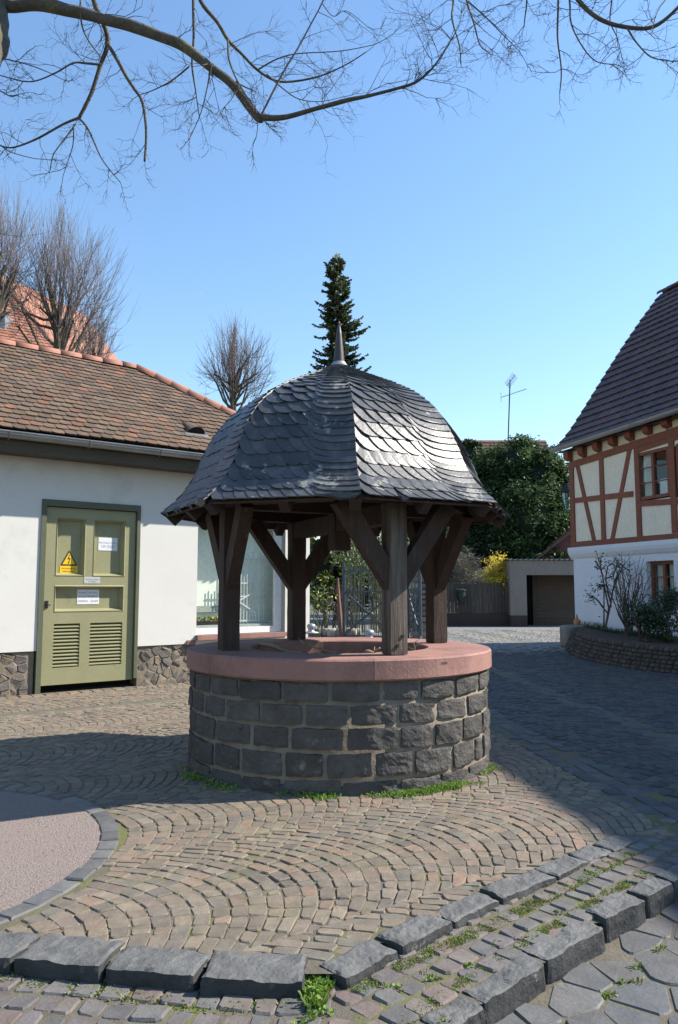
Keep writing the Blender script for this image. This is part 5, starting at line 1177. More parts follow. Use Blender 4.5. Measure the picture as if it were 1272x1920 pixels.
# red-brown gable behind the garage
gb = thing('brown_shed', 'red-brown gable of a shed rising behind the garage roof', 'shed', (10, 34, 0))
A_ = at(1010,1050,34); T_ = at(1085,985,34); mb = MB(); mb.hexa([(A_.x,34,0),(14,34,0),(14,38,0),(A_.x,38,0),(A_.x,34,A_.z-.6),(14,34,A_.z-.6),(14,38,A_.z-.6),(A_.x,38,A_.z-.6)])
mb.poly([(A_.x,34.003,A_.z-.6),(14,34.003,A_.z-.6),(14,34.003,at(1200,960,34).z),(T_.x+.6,34.003,T_.z+.35),(A_.x,34.003,A_.z)], 3.9, (0,1,0)); mb.build('wall', M['redgable'], gb)
mb = MB(); mb.hexa([(A_.x-.3,33.7,A_.z-.14),(T_.x+.6,33.7,T_.z+.38),(T_.x+.6,38,T_.z+.38),(A_.x-.3,38,A_.z-.14),(A_.x-.3,33.7,A_.z+.0),(T_.x+.6,33.7,T_.z+.52),(T_.x+.6,38,T_.z+.52),(A_.x-.3,38,A_.z+.0)]); mb.build('roof', M['darktile'], gb)
# board fence
fe = thing('board_fence', 'dark brown vertical board fence on a low wall left of the garage', 'fence', (6, 31, 0))
FY = 30.32; fx0 = at(760,1100,FY).x; fx1 = at(957,1100,FY).x+.1; fz = at(900,1093,FY).z; mb = MB(); mb.hexa([(fx0,FY,0),(fx1,FY,0),(fx1,FY+.25,0),(fx0,FY+.25,0),(fx0,FY,.5),(fx1,FY,.5),(fx1,FY+.25,.5),(fx0,FY+.25,.5)]); mb.build('low_wall', M['brownwall'], fe)
x = fx0
while x < fx1:
    wd = rnd(.12,.15); mb = MB(); o_ = rnd(0,.012); mb.hexa([(x+.006,FY+.02-o_,.51),(x+wd-.006,FY+.02-o_,.51),(x+wd-.006,FY+.05,.51),(x+.006,FY+.05,.51),(x+.006,FY+.02-o_,fz+rnd(-.02,.02)),(x+wd-.006,FY+.02-o_,fz+rnd(-.02,.02)),(x+wd-.006,FY+.05,fz),(x+.006,FY+.05,fz)]); mb.build('board', M['brownboard'], fe); x += wd
lb = thing('letter_box', 'small dark green box with tapered body hanging on the board fence', 'box', (at(866,1110,FY).x, FY-.1, 1)); c_ = at(866,1128,FY-.12)
mb = MB(); mb.lathe([(.06,-.1),(.1,.0),(.16,.2),(.17,.42)], c_, 10); mb.build('body', M['bin'], lb); mb = MB(); mb.lathe([(.2,.42),(.2,.46),(.05,.5)], c_, 10); mb.build('lid', M['bin'], lb)
# shrubs behind the fence
def twig_bush(name, label, cat, boxpx, Y, n, m, flowers=None, seed=1, r0=.014, lenf=1.0):
    r2 = random.Random(seed); t_ = thing(name, label, cat, (at((boxpx[0]+boxpx[2])/2,1100,Y).x, Y, 0)); st = MB(); fl = MB()
    xa, xb = at(boxpx[0],1090,Y).x, at(boxpx[2],1090,Y).x; zt_ = at(900,boxpx[1],Y).z; cx_ = (xa+xb)/2; hw = (xb-xa)/2
    for _ in range(n):
        a = r2.uniform(0,6.283); e = r2.uniform(.15,1)**.6; tx = cx_+math.cos(a)*hw*e; ty = Y+math.sin(a)*.7*e; tz = zt_*(1-.42*e*e)*r2.uniform(.75,1.0); p0 = Vector((cx_+r2.gauss(0,.15), Y+r2.gauss(0,.1), .3)); p3 = Vector((tx,ty,tz)); pts = []
        for i in range(7):
            t = i/6; p = p0.lerp(p3, t); p.z = p0.z+(p3.z-p0.z)*(1-(1-t)**1.6); pts.append(p+Vector((r2.gauss(0,.05),r2.gauss(0,.05),r2.gauss(0,.04)))*t)
        st.tube(pts, [r0*(1-.75*i/6) for i in range(7)], 3)
        for _t in range(5):
            b = pts[r2.randrange(2,7)]; d = Vector((r2.gauss(0,1),r2.gauss(0,1),r2.uniform(-.4,1))).normalized()*r2.uniform(.15,.5)*lenf
            st.tube([b, b+d*.5+Vector((0,0,.02)), b+d], [r0*.5,r0*.4,r0*.2], 3)
            if flowers:
                for q in range(9): leafset(fl, b+d*r2.random(), 1, .025, .035, r2)
        if flowers:
            for q in range(40): 
                pp = pts[r2.randrange(2,7)]; leafset(fl, pp, 1, .05, .037, r2)
    st.build('stems', m, t_)
    if flowers: fl.build('flowers', flowers, t_, kind='stuff')
twig_bush('bare_shrub', 'tangled grey leafless shrub above the fence beside the forsythia', 'shrub', (838,1012,912,1090), 31.8, 170, M['greytwig'], None, 5, .016, 1.2)
twig_bush('forsythia', 'yellow flowering forsythia above the fence next to the garage', 'shrub', (905,1026,962,1095), 31.0, 95, M['greytwig'], M['yellow'], 6)
# big evergreen mass
def leaf_crown(parent, blobs, n, size, m, seed, name='crown', core=True):
    r2 = random.Random(seed); mb = MB(); tot = sum(b[3]*b[4] for b in blobs)
    for (bx, by, bz, rx, rz) in blobs:
        k = int(n*rx*rz/tot)
        cl = [Vector((r2.gauss(0,1),r2.gauss(0,1),r2.gauss(0,1))).normalized()*r2.uniform(.7,1.05) for _ in range(max(8, k//70))]
        for _ in range(k):
            c0 = cl[r2.randrange(len(cl))]; d = c0+Vector((r2.gauss(0,.12),r2.gauss(0,.12),r2.gauss(0,.10)))
            p = Vector((bx+d.x*rx, by+d.y*rx*.8, bz+d.z*rz)); s_ = size*r2.uniform(.6,1.3)
            a = Vector((r2.gauss(0,1),r2.gauss(0,1),r2.gauss(0,.6))).normalized()*s_; b = a.cross(Vector((r2.gauss(0,.5),r2.gauss(0,.5),1))).normalized()*s_*.42
            mb.add([p-a, p-a*.3+b, p+a*.5+b*.8, p+a, p+a*.5-b*.8, p-a*.3-b], [(0,1,2,3,4,5)])
    mb.build(name, m, parent, kind='stuff')
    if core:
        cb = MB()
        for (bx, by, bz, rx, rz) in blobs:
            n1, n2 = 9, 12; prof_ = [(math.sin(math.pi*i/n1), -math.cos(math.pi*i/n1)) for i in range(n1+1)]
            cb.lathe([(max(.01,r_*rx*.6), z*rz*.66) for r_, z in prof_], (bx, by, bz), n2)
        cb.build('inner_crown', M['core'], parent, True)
ev = thing('evergreen_tree', 'large dark glossy evergreen tree filling the space left of the half-timbered house', 'tree', (9.3, 35, 0))
EY = 36.0
def bl(px, py, rpx, rpy, Y): p = at(px, py, Y); return (p.x, p.y, p.z, rpx/F*Y, rpy/F*Y)
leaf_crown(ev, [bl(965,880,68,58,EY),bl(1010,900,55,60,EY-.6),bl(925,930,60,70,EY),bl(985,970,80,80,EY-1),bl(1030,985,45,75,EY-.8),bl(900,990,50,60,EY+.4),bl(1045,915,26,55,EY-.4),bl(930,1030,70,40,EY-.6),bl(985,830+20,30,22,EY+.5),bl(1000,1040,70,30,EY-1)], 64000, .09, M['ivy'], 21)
mb = MB(); p = at(985,1000,EY); mb.tube([(p.x,EY,0),(p.x+.1,EY,2.5),(p.x-.1,EY,4.5)], [.35,.28,.15], 8); mb.build('trunk', M['bark'], ev)
ev2 = thing('leafy_tree', 'smaller lighter green leafy tree at the left edge of the dark evergreen', 'tree', (6.4, 37.5, 0))
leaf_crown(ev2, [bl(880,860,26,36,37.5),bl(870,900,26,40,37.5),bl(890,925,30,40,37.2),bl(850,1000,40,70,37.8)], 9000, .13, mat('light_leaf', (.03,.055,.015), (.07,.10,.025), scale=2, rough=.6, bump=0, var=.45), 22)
mb = MB(); p = at(880,1000,37.5); mb.tube([(p.x,37.5,0),(p.x,37.5,3)], [.2,.15], 8); mb.build('trunk', M['bark'], ev2)
# house with antenna behind
hb = thing('tiled_house', 'dark red tiled roof of a house peeping out between the evergreen crowns', 'house', (8, 43, 0))
def roof_block(parent, xa, xb, ya, yb, ze, zr, m, wallm, horiz=True):
    mb = MB(); mb.hexa([(xa,ya,0),(xb,ya,0),(xb,yb,0),(xa,yb,0),(xa,ya,ze),(xb,ya,ze),(xb,yb,ze),(xa,yb,ze)]); mb.build('wall', wallm, parent)
    ym = (ya+yb)/2; mb = MB(); o_ = .3
    mb.add([(xa-o_,ya-o_,ze),(xb+o_,ya-o_,ze),(xb+o_,ym,zr),(xa-o_,ym,zr),(xb+o_,yb+o_,ze),(xa-o_,yb+o_,ze)], [(0,1,2,3),(3,2,4,5),(1,4,2),(0,3,5)])
    n = int(math.hypot(ym-ya, zr-ze)/.33)
    for i in range(n):
        t0 = i/n; t1 = (i+1)/n; x = xa-o_
        while x < xb+o_:
            mb.add([(x,ya-o_+(ym-ya+o_)*t0-.02,ze+(zr-ze)*t0+.07),(x+.26,ya-o_+(ym-ya+o_)*t0-.02,ze+(zr-ze)*t0+.07),(x+.26,ya-o_+(ym-ya+o_)*t1,ze+(zr-ze)*t1+.02),(x,ya-o_+(ym-ya+o_)*t1,ze+(zr-ze)*t1+.02),(x,ya-o_+(ym-ya+o_)*t0-.02,ze+(zr-ze)*t0+.03),(x+.26,ya-o_+(ym-ya+o_)*t0-.02,ze+(zr-ze)*t0+.03)], [(0,1,2,3),(4,5,1,0)]); x += .27
    mb.build('roof', m, parent)
a = at(872,826,43); b = at(1010,826,43); roof_block(hb, a.x, b.x, 40.5, 45.5, a.z-2.2, a.z, mat('old_red_roof', (.15,.06,.045), pal=[(.15,.06,.045),(.12,.05,.04),(.17,.075,.055)], scale=5, var=.15), M['infill'])
an = thing('tv_antenna', 'thin tall television antenna mast with two cross arms above the roof', 'antenna', (at(953,830,42.8).x, 42.8, a.z-.2))
Pm = at(953,835,42.8); Pt = at(957,712,42.8); mb = MB(); mb.tube([Pm, Pt], .035, 6); mb.build('mast', M['darkiron'], an)
Pa, Pb = at(940,745,42.8), at(988,729,42.8); mb = MB(); mb.tube([Pa, Pb], .018, 5); mb.tube([Pa+Vector((0,0,.28)), Pa-Vector((0,0,.28))], .015, 5)
for k in range(6): q = Pa.lerp(Pb, .15+.15*k); mb.tube([q+Vector((0,.3,.03)), q-Vector((0,.3,.03))], .012, 4)
mb.build('aerial', M['alu'], an)
mb = MB(); q0 = at(955,722,42.8)
mb.tube([q0-Vector((.12,0,.05)), q0+Vector((.28,-.4,.5))], .02, 5)
for k in range(9):
    q = (q0-Vector((.1,0,.02))).lerp(q0+Vector((.25,-.35,.45)), k/8); mb.tube([q+Vector((-.16,-.1,.14)), q-Vector((-.16,-.1,.14))], .014, 4)
mb.build('aerial', M['alu'], an)
# spruce -------------------------------------------------------------------------
sp = thing('spruce_tree', 'tall narrow dark green spruce rising behind the top of the well roof', 'tree', (0, 36, 0))
r2 = random.Random(3); SY = 36.0; top = at(632,480,SY); xb_ = at(640,1000,SY).x
mb = MB(); mb.tube([(xb_,SY,0),(at(638,700,SY).x,SY,at(638,700,SY).z),(top.x,SY,top.z-.2)], [.28,.16,.03], 8); mb.build('trunk', M['bark'], sp)
nd_ = MB()
Z0 = 3.0; z = Z0
while z < top.z-.12:
    f_ = (top.z-z); wmax = min(1.18, .24+f_*.34 if f_ < 1.4 else .70+.11*(f_-1.4))
    xc = top.x+(xb_-top.x)*(1-(z-Z0)/(top.z-Z0))
    nb = 6 if wmax > .4 else 4
    for k in range(nb):
        a = r2.uniform(0,6.283); l_ = wmax*(.80+.9*noise.noise(Vector((a*1.1, z*1.1, 2))))*(r2.uniform(.7,1.1) if r2.random() < .85 else r2.uniform(1.1,1.4)); drp = -.25*l_+r2.uniform(-.1,.12)
        P0 = Vector((xc,SY,z)); ns = 5; pts = []
        for i in range(ns+1):
            t = i/ns; pts.append(P0+Vector((math.cos(a)*l_*t, math.sin(a)*l_*t, drp*t+.32*l_*t*t*t)))
        nd_.tube(pts, [.02*(1-.7*i/ns) for i in range(ns+1)], 3)
        for i in range(int(60*l_)+26):
            t = r2.uniform(.12,1.03); q = P0+Vector((math.cos(a)*l_*t, math.sin(a)*l_*t, drp*t+.32*l_*t*t*t))
            side = r2.choice((-1,1)); sl_ = r2.uniform(.10,.26)*(1.15-.5*t); sd = Vector((-math.sin(a)*side+math.cos(a)*.8, math.cos(a)*side+math.sin(a)*.8, r2.uniform(-.9,.35))).normalized()*sl_
            wv = sd.cross(Vector((r2.gauss(0,1),r2.gauss(0,1),r2.gauss(0,1)))).normalized()*.04
            nd_.add([q-wv*.5, q+sd*.5-wv, q+sd, q+sd*.5+wv, q+wv*.5], [(0,1,2,3,4)])
    z += .11 if z > 9 else .2
for k in range(140):
    q = top+Vector((r2.gauss(0,.09),r2.gauss(0,.09),r2.uniform(-.55,.02))); sd = Vector((r2.gauss(0,.5),r2.gauss(0,.5),1)).normalized()*.16; wv = sd.orthogonal().normalized()*.035
    nd_.add([q-wv*.5, q+sd*.5-wv, q+sd, q+sd*.5+wv, q+wv*.5], [(0,1,2,3,4)])
nd_.build('crown', M['needle'], sp, kind='stuff')
# pollarded bare trees --------------------------------------------------------------
def pollard(label, px, Y, ybase, ytop, wpx, nlimb, nshoot, seed, lean=0, tr=.15):
    """pruned tree: short dark limbs, each ending in a fan of fine straight shoots that fill an oval crown"""
    r2 = random.Random(seed); base = at(px, 1100, Y); kb = at(px, ybase, Y).z; zt_ = at(px, ytop, Y).z; W_ = wpx/F*Y/2; H_ = zt_-kb
    t_ = thing('bare_tree', label, 'tree', (base.x, Y, 0), 'pruned bare trees behind the white building'); tk = MB(); O = Vector((base.x, Y, kb))
    tk.tube([(base.x,Y,0),(base.x+.05,Y,kb*.6),(base.x,Y,kb),(base.x-.04,Y,kb+H_*.2),(base.x+.05,Y,kb+H_*.42)], [tr*1.3,tr*1.1,tr,tr*.7,tr*.35], 9); tk.build('trunk', M['bark'], t_)
    lm = MB(); sh = MB(); rr_ = .0105*Y/30; Cz = kb+H_*.40
    def env(az, ph): return Vector((base.x+math.cos(az)*math.sin(ph)*W_, Y+math.sin(az)*math.sin(ph)*W_, Cz+math.cos(ph)*H_*.6))
    for i in range(nlimb):
        az = 6.283*i/nlimb+r2.uniform(-.5,.5); ph = r2.uniform(.15,1.55); s0 = O+Vector((0,0,H_*r2.uniform(-.05,.36))); E = env(az, ph); k_ = r2.uniform(.3,.58)
        P1 = s0.lerp(E, k_); mid = s0.lerp(P1,.5)+Vector((r2.gauss(0,.05),r2.gauss(0,.05),-.10*(P1-s0).length)); lm.tube([s0, mid, P1], [tr*.42,tr*.30,tr*.24], 6)
        for _ in range(nshoot//nlimb):
            b = P1 if r2.random() < .62 else mid.lerp(P1, r2.random()); b = b+Vector((r2.gauss(0,.05),r2.gauss(0,.05),r2.gauss(0,.05)))
            E2 = env(az+r2.gauss(0,.55), max(.0, min(1.95, ph*.9+r2.gauss(0,.42)))); E2 = b+(E2-b)*r2.uniform(.55,1.04); E2.z += .06*H_*r2.random(); l_ = (E2-b).length; pts = []
            for q in range(5):
                tt = q/4; pts.append(b.lerp(E2, tt)+Vector((0,0,-.07*l_*math.sin(math.pi*tt)))+Vector((r2.gauss(0,.012),r2.gauss(0,.012),0))*l_)
            sh.tube(pts, [rr_*1.1,rr_*.9,rr_*.7,rr_*.5,rr_*.3], 3)
            for _s in range(3):
                q = pts[r2.randrange(1,4)]; dd_ = ((E2-b).normalized()+Vector((r2.gauss(0,.4),r2.gauss(0,.4),.35))).normalized()*l_*r2.uniform(.2,.45); sh.tube([q, q+dd_*.5, q+dd_+Vector((0,0,.04*l_))], [rr_*.55,rr_*.42,rr_*.22], 3)
    lm.build('limbs', M['bark'], t_); sh.build('shoots', M['shoot'], t_, kind='stuff')
pollard('rounded bare tree with upright purplish shoots between the roof and the well', 434, 30, 790, 598, 185, 28, 290, 1)
pollard('large bare pollarded tree in front of the orange roof, second from the left', 92, 27, 700, 395, 300, 36, 400, 2)
pollard('bare pollarded tree cut by the left edge of the photo above the tiled roof', -40, 25, 640, 335, 250, 28, 260, 3)
pollard('small bare tree peeping over the ridge tiles right of the orange gable', 168, 29, 740, 570, 120, 14, 120, 4)
# orange steep roof far left
orf = thing('orange_roofed_house', 'house with steep orange tiled roof and small dormer behind the bare trees', 'house', (-18, 36, 0))
OY = 34.0; e0 = at(118,668,OY); e1 = at(-16,505,OY)
slope = (e1.z-e0.z)/(e1.x-e0.x)
xa = -30.0
mb = MB(); mb.hexa([(xa,OY+3,0),(e0.x+1,OY+3,0),(e0.x+1,OY+9,0),(xa,OY+9,0),(xa,OY+3,e0.z-3),(e0.x+1,OY+3,e0.z-3),(e0.x+1,OY+9,e0.z-3),(xa,OY+9,e0.z-3)]); mb.build('wall', M['infill'], orf)
tl = MB(); on = Vector((.42,-.60,.68)).normalized(); oh = on.cross(Vector((0,0,1))).normalized(); oh = oh if oh.x < 0 else -oh
rr1 = Vector(ray(-16,505)); E1 = Vector((0,0,EYE))+rr1*((e0-Vector((0,0,EYE))).dot(on)/rr1.dot(on)); uv = E1-e0
def OP(k, h, off=0): return e0+uv*k+oh*h+on*off
nrow2 = int(uv.length*1.75/.26)
for i in range(nrow2):
    ka, kc = -.75+i*1.75/nrow2, -.75+(i+1)*1.75/nrow2; h = -.08
    while h < 9.5:
        tl.add([OP(ka-.01,h,.06),OP(ka-.01,h+.19,.06),OP(kc,h+.19,.02),OP(kc,h,.02),OP(ka-.01,h,.02),OP(ka-.01,h+.19,.02)], [(0,1,2,3),(4,5,1,0)]); h += .2
tl.add([OP(-.75,0),OP(-.75,16),OP(1.0,16),OP(1.0,0)], [(0,1,2,3)]); A2 = OP(-.75,0); B2_ = OP(1.0,0)
tl.add([A2, B2_, B2_+Vector((2.5,6,0)), A2+Vector((1.5,9,0))], [(0,1,2,3)])
tl.build('roof', M['orange'], orf, kind='stuff')
n = 16
for i in range(n):
    mb = MB(); half_tile(mb, OP(-.75+1.75*(i+1)/n,0), OP(-.75+1.75*i/n,0), .13, .14); mb.build('ridge_tile', M['orange'], orf, True)
D0, D1 = at(-14,640,OY-.6), at(10,588,OY-.6); mb = MB(); mb.hexa([(D0.x-1,D0.y,D0.z),(D1.x,D0.y,D0.z),(D1.x,D0.y+3,D0.z),(D0.x-1,D0.y+3,D0.z),(D0.x-1,D0.y,D1.z),(D1.x,D0.y,D1.z),(D1.x,D0.y+3,D1.z),(D0.x-1,D0.y+3,D1.z)]); dm = mb.build('dormer', M['zinc'], orf)
mb = MB(); mb.add([(D0.x-.7,D0.y-.01,D0.z+.2),(D1.x-.2,D0.y-.01,D0.z+.2),(D1.x-.2,D0.y-.01,D1.z-.2),(D0.x-.7,D0.y-.01,D1.z-.2)], [(0,1,2,3)]); mb.build('pane', M['glass'], dm)
# gate behind the well ---------------------------------------------------------------
def gate_leaf(label, pa, pb, z1, zm, nbar, rail2=True, cross=True):
    pa = Vector(pa); pb = Vector(pb); t_ = thing('metal_gate', label, 'gate', tuple((pa+pb)/2)); d = pb-pa
    for q in (pa, pb): mb = MB(); mb.tube([q, q+Vector((0,0,z1+.06))], .045, 8); mb.build('gate_post', M['iron'], t_)
    for zz in (.1, zm, z1-.16): mb = MB(); mb.beam(pa+Vector((0,0,zz)), pb+Vector((0,0,zz)), .04, .05); mb.build('rail', M['iron'], t_)
    for i in range(nbar):
        q = pa+d*(i+.5)/nbar; mb = MB(); mb.tube([q+Vector((0,0,.1)), q+Vector((0,0,z1+(.0 if i % 2 else -.0)))], .013, 5); mb.build('bar', M['iron'], t_)
        if i % 1 == 0 and i < nbar-1: q = pa+d*(i+1)/nbar; mb = MB(); mb.tube([q+Vector((0,0,.1)), q+Vector((0,0,zm))], .010, 4); mb.build('bar', M['iron'], t_)
    if cross:
        for (za, zb_) in ((.12, zm),(zm, .12)): mb = MB(); mb.beam(pa+Vector((0,-.04,za)), pb+Vector((0,-.04,zb_)), .03, .05); mb.build('cross_bar', M['iron'], t_)
ga = at(645,1190,22.5); gb_ = at(742,1190,21.6); ga.z = gb_.z = 0
gate_leaf('blue-grey metal gate leaf with crossed braces standing open behind the well', ga, gb_, 2.1, 1.35, 11)
gc2 = at(771,1190,21.0); gd = at(789,1190,20.6); gc2.z = gd.z = 0; gc2.x -= .1
gate_leaf('narrow blue metal gate leaf beside the stone pillar behind the right post', gc2, gd, 2.3, 1.4, 4, cross=True)
pil = thing('stone_pillar', 'rough stone gate pillar with sunlit right edge behind the well', 'pillar', (at(796,1190,21.2).x, 21.2, 0))
r3 = random.Random(8); zz = 0
px_ = at(797,1190,21.2).x
while zz < 2.35:
    h = r3.uniform(.13,.2)
    for sx in (-1, 1):
        vs, fs = rough_block(.26, .5, h-.015, (3,3,2), .03, .012, 6, r3.uniform(0,50)); mb = MB(); mb.add([v+Vector((px_+sx*.13-.12,21.2,zz+h/2)) for v in vs], fs); mb.build('stone_block', M['stone2'], pil, True)
    zz += h
# steel bollards
def bollard(label, px, pytop, Y):
    p = at(px, pytop, Y); t_ = thing('bollard', label, 'bollard', (p.x, Y, 0), 'bollards behind the well'); z = p.z
    mb = MB(); mb.tube([(p.x,Y,0),(p.x,Y,z-.16)], .055, 14); mb.build('shaft', M['alu'], t_, True)
    mb = MB(); mb.lathe([(.03,z-.17),(.12,z-.165),(.13,z-.15),(.12,z-.14),(.05,z-.125),(.055,z-.09),(.075,z-.05),(.06,z-.015),(.01,z)], (p.x,Y,0), 18); mb.build('cap', M['alu'], t_, True)
bollard('aluminium bollard with round knob at the corner of the white building', 584, 1169, 12.8)
bollard('aluminium bollard with round knob in front of the open metal gate', 693, 1180, 11.5)
# garden behind the gate: bamboo, small shrubs, path
bam = thing('bamboo_clump', 'tall bamboo clump with pale upright canes and narrow leaves behind the gate', 'bamboo', (.8, 26, 0)); st = MB(); lf = MB(); r4 = random.Random(17)
for k in range(85):
    x = at(r4.uniform(650,775),1100,27).x; y = 26.5+r4.uniform(-.9,.9); h = r4.uniform(2.6,4.4); l1, l2 = r4.gauss(0,.25), r4.gauss(0,.2); pts = [(x+l1*t*t, y+l2*t*t, h*t) for t in (0,.25,.5,.75,1)]; st.tube(pts, [.018,.017,.014,.01,.004], 4)
    for _ in range(60):
        t = r4.uniform(.3,1)**.8; q = Vector((x+l1*t*t+r4.gauss(0,.12), y+l2*t*t+r4.gauss(0,.12), h*t)); d = Vector((r4.gauss(0,.5),r4.gauss(0,.5),-r4.uniform(.2,1.2))).normalized()*r4.uniform(.09,.17); e = d.orthogonal().normalized()*.016; lf.add([q-e*.4, q+d*.5-e, q+d, q+d*.5+e], [(0,1,2,3)])
st.build('canes', mat('bamboo_cane', (.22,.2,.09), (.3,.28,.13), scale=3, rough=.6, bump=0, var=.3), bam, kind='stuff'); lf.build('leaves', mat('bamboo_leaf', (.06,.10,.025), (.12,.15,.05), scale=2, rough=.5, bump=0, var=.5), bam, kind='stuff')
def hedge(name, label, cat, blobs, n, size, m, Yb):
    t_ = thing(name, label, cat, (blobs[0][0], Yb, 0)); leaf_crown(t_, blobs, n, size, m, 71+n); mb = MB()
    mb.tube([(blobs[0][0],Yb,0),(blobs[0][0],Yb,1.2)], [.08,.05], 6); mb.build('trunk', M['bark'], t_)
hedge('dark_shrub', 'dark leafy shrub right behind the corner of the white building', 'shrub', [bl(612,1060,40,55,28),bl(630,1010,45,40,29),bl(600,1110,28,30,27)], 6500, .11, M['greenleaf'], 28)
hedge('garden_hedge', 'dense dark hedge closing the garden at the back of the gateway', 'hedge', [bl(700,1060,90,70,33),bl(800,1040,70,90,34),bl(780,1110,60,50,33),bl(640,1090,70,60,33),bl(850,1060,40,60,34.5)], 16000, .14, M['ivy'], 33)
t_ = thing('yellow_shrub', 'small shrub with yellow flowers low beside the white building corner', 'shrub', (-.6, 22, 0)); fl = MB(); gr = MB(); p = at(597,1117,20)
for k in range(260): leafset(fl if k % 14 == 0 else gr, p+Vector((r4.gauss(0,.2),r4.gauss(0,.15),r4.gauss(0,.2))), 1, .03, .045, r4)
for _ in bush_stems(gr, (p.x,p.y,0), 9, 1.3, .4, .012, 12): pass
gr.build('leaves', M['greenleaf'], t_, kind='stuff'); fl.build('flowers', M['yellow'], t_, kind='stuff')
t_ = thing('rock_border', 'low pale rock edging round the garden bed behind the gate', 'rocks', (-.4, 24, 0))
for k in range(9):
    p = at(596+k*9, 1150, 23.5+r4.uniform(-.3,.3)); p.z = .12; vs, fs = rough_block(r4.uniform(.2,.35), .25, r4.uniform(.2,.32), (4,4,3), .07, .03, 5, k*3); mb = MB(); mb.add([v+p for v in vs], fs); mb.build('rock', M['stone2'], t_, True)
t_ = thing('bare_shrub', 'thin twiggy undergrowth with leaning dark stems behind the gate', 'shrub', (-.2, 24.5, 0)); st = MB()
for k in range(7):
    p = at(600+k*11, 1165, 24); 
    for _ in bush_stems(st, (p.x, p.y, 0), 3, 1.7, .5, .03, 30+k, .12): pass
st.build('stems', M['bark'], t_)
t_ = thing('red_post', 'weathered reddish wooden post standing in the garden behind the gate', 'post', (at(635,1100,23).x, 23, 0)); p = at(635,1080,23)
mb = MB(); mb.tube([(p.x+.1,23,0),(p.x,23,1.2),(p.x-.02,23,1.75)], [.08,.06,.03], 6); mb.build('shaft', mat('red_wood', (.16,.08,.055), (.2,.10,.07), scale=4, rough=.8), t_)

# ------------------------------------------------------------ tree overhanging the square
random.seed(44)
tr_ = thing('overhanging_tree', 'big bare tree whose mossy limb and hanging twigs cross the top of the view', 'tree', (-2.9, 4.6, 0))
TY = 6.2
def tp(pts, Y0=TY, Y1=None):
    Y1 = Y1 if Y1 is not None else Y0; n = len(pts)
    return [at(x, y, Y0+(Y1-Y0)*i/max(1,n-1)) for i, (x, y) in enumerate(pts)]
def smooth(P, sub=4):
    out = []
    for i in range(len(P)-1):
        p0, p1, p2, p3 = P[max(0,i-1)], P[i], P[i+1], P[min(len(P)-1,i+2)]
        for k in range(sub):
            f_ = k/sub; out.append(.5*((2*p1)+(p2-p0)*f_+(2*p0-5*p1+4*p2-p3)*f_*f_+(3*p1-p0-3*p2+p3)*f_**3))
    return out+[P[-1]]
def bl_branch(P, d0, d1, name='branch', sides=8, knob=.0, twigs=10, tl=.45, m='bark', taper=1.0):
    """d0,d1: diameters in photo pixels at the tree's distance"""
    S_ = smooth(P, 5); n = len(S_); r0, r1 = d0/2/F*TY*1.0, d1/2/F*TY; mb = MB(); rr = []
    S2 = []
    for i, p in enumerate(S_):
        t = i/(n-1); r_ = r0+(r1-r0)*t**taper; rr.append(r_*(1+knob*noise.noise(p*4))); S2.append(p+noise.noise_vector(p*3)*r_*.5)
    mb.tube(S2, rr, sides); mb.build(name, M[m], tr_, True); return S2
tw = MB(); RT = random.Random(91)
def twig(p, d, l_, r_, lev):
    n = 5; pts = [p]; q = p.copy(); dd_ = d.normalized()
    for i in range(n):
        dd_ = (dd_+Vector((RT.gauss(0,.20),RT.gauss(0,.20),RT.gauss(0,.20)+(.05 if lev else -.02)))).normalized(); q = q+dd_*l_/n; pts.append(q)
    tw.tube(pts, [r_*(1-.65*i/n) for i in range(n+1)], 3 if lev else 4)
    if lev < 2:
        for k in range(RT.choice((4,5,6)) if lev == 0 else RT.choice((2,3,4))):
            i = RT.randrange(1, n+1); b = pts[i]; ax = (pts[i]-pts[i-1]).normalized(); s_ = Vector((RT.gauss(0,1),RT.gauss(0,.7),RT.gauss(0,1))); s_ = (s_-ax*s_.dot(ax)).normalized()
            twig(b, ax*RT.uniform(.4,1.1)+s_*RT.uniform(.5,1.0), l_*RT.uniform(.35,.6), r_*.6, lev+1)
def sprinkle(S_, n, l_, r_=.0045, t0=.15, down=.0):
    for k in range(n):
        i = int((t0+(1-t0)*RT.random())*(len(S_)-1)); i = max(1, i); ax = (S_[i]-S_[i-1]).normalized(); s_ = Vector((RT.gauss(0,1),RT.gauss(0,.6),RT.gauss(0,1)-down)); s_ = (s_-ax*s_.dot(ax)).normalized()
        twig(S_[i], ax*RT.uniform(.3,1.1)+s_, l_*RT.uniform(.5,1.2), r_, 0)
    twig(S_[-1], (S_[-1]-S_[-2]), l_*.7, r_, 0)
trunk = [Vector((-2.95,4.5,-.05)), Vector((-2.95,4.7,1.5)), Vector((-2.9,5.2,3.4)), at(-42,150,5.7), at(-22,60,6.0), at(-4,-20,TY), at(10,-120,TY), at(60,-260,TY+.4)]
bl_branch(trunk, 112, 40, 'trunk', 12, .15)
main = tp([(-14,4),(20,8),(75,8),(151,25),(221,43),(282,58),(347,88),(402,131),(438,161),(478,214),(490,221)], TY, TY-.2)
S1 = bl_branch(main, 27, 14, 'branch', 12, .22); sprinkle(S1, 12, .4, .005, .3)
tip = tp([(484,218),(520,221),(553,216),(604,201),(650,187),(694,179),(745,165),(784,151),(817,120),(851,67)], TY-.2, TY-.5)
S2 = bl_branch(tip, 12, 2.4, 'branch', 8, .15); sprinkle(S2, 14, .4, .0034, .3); sprinkle(S2, 7, .5, .003, .75)
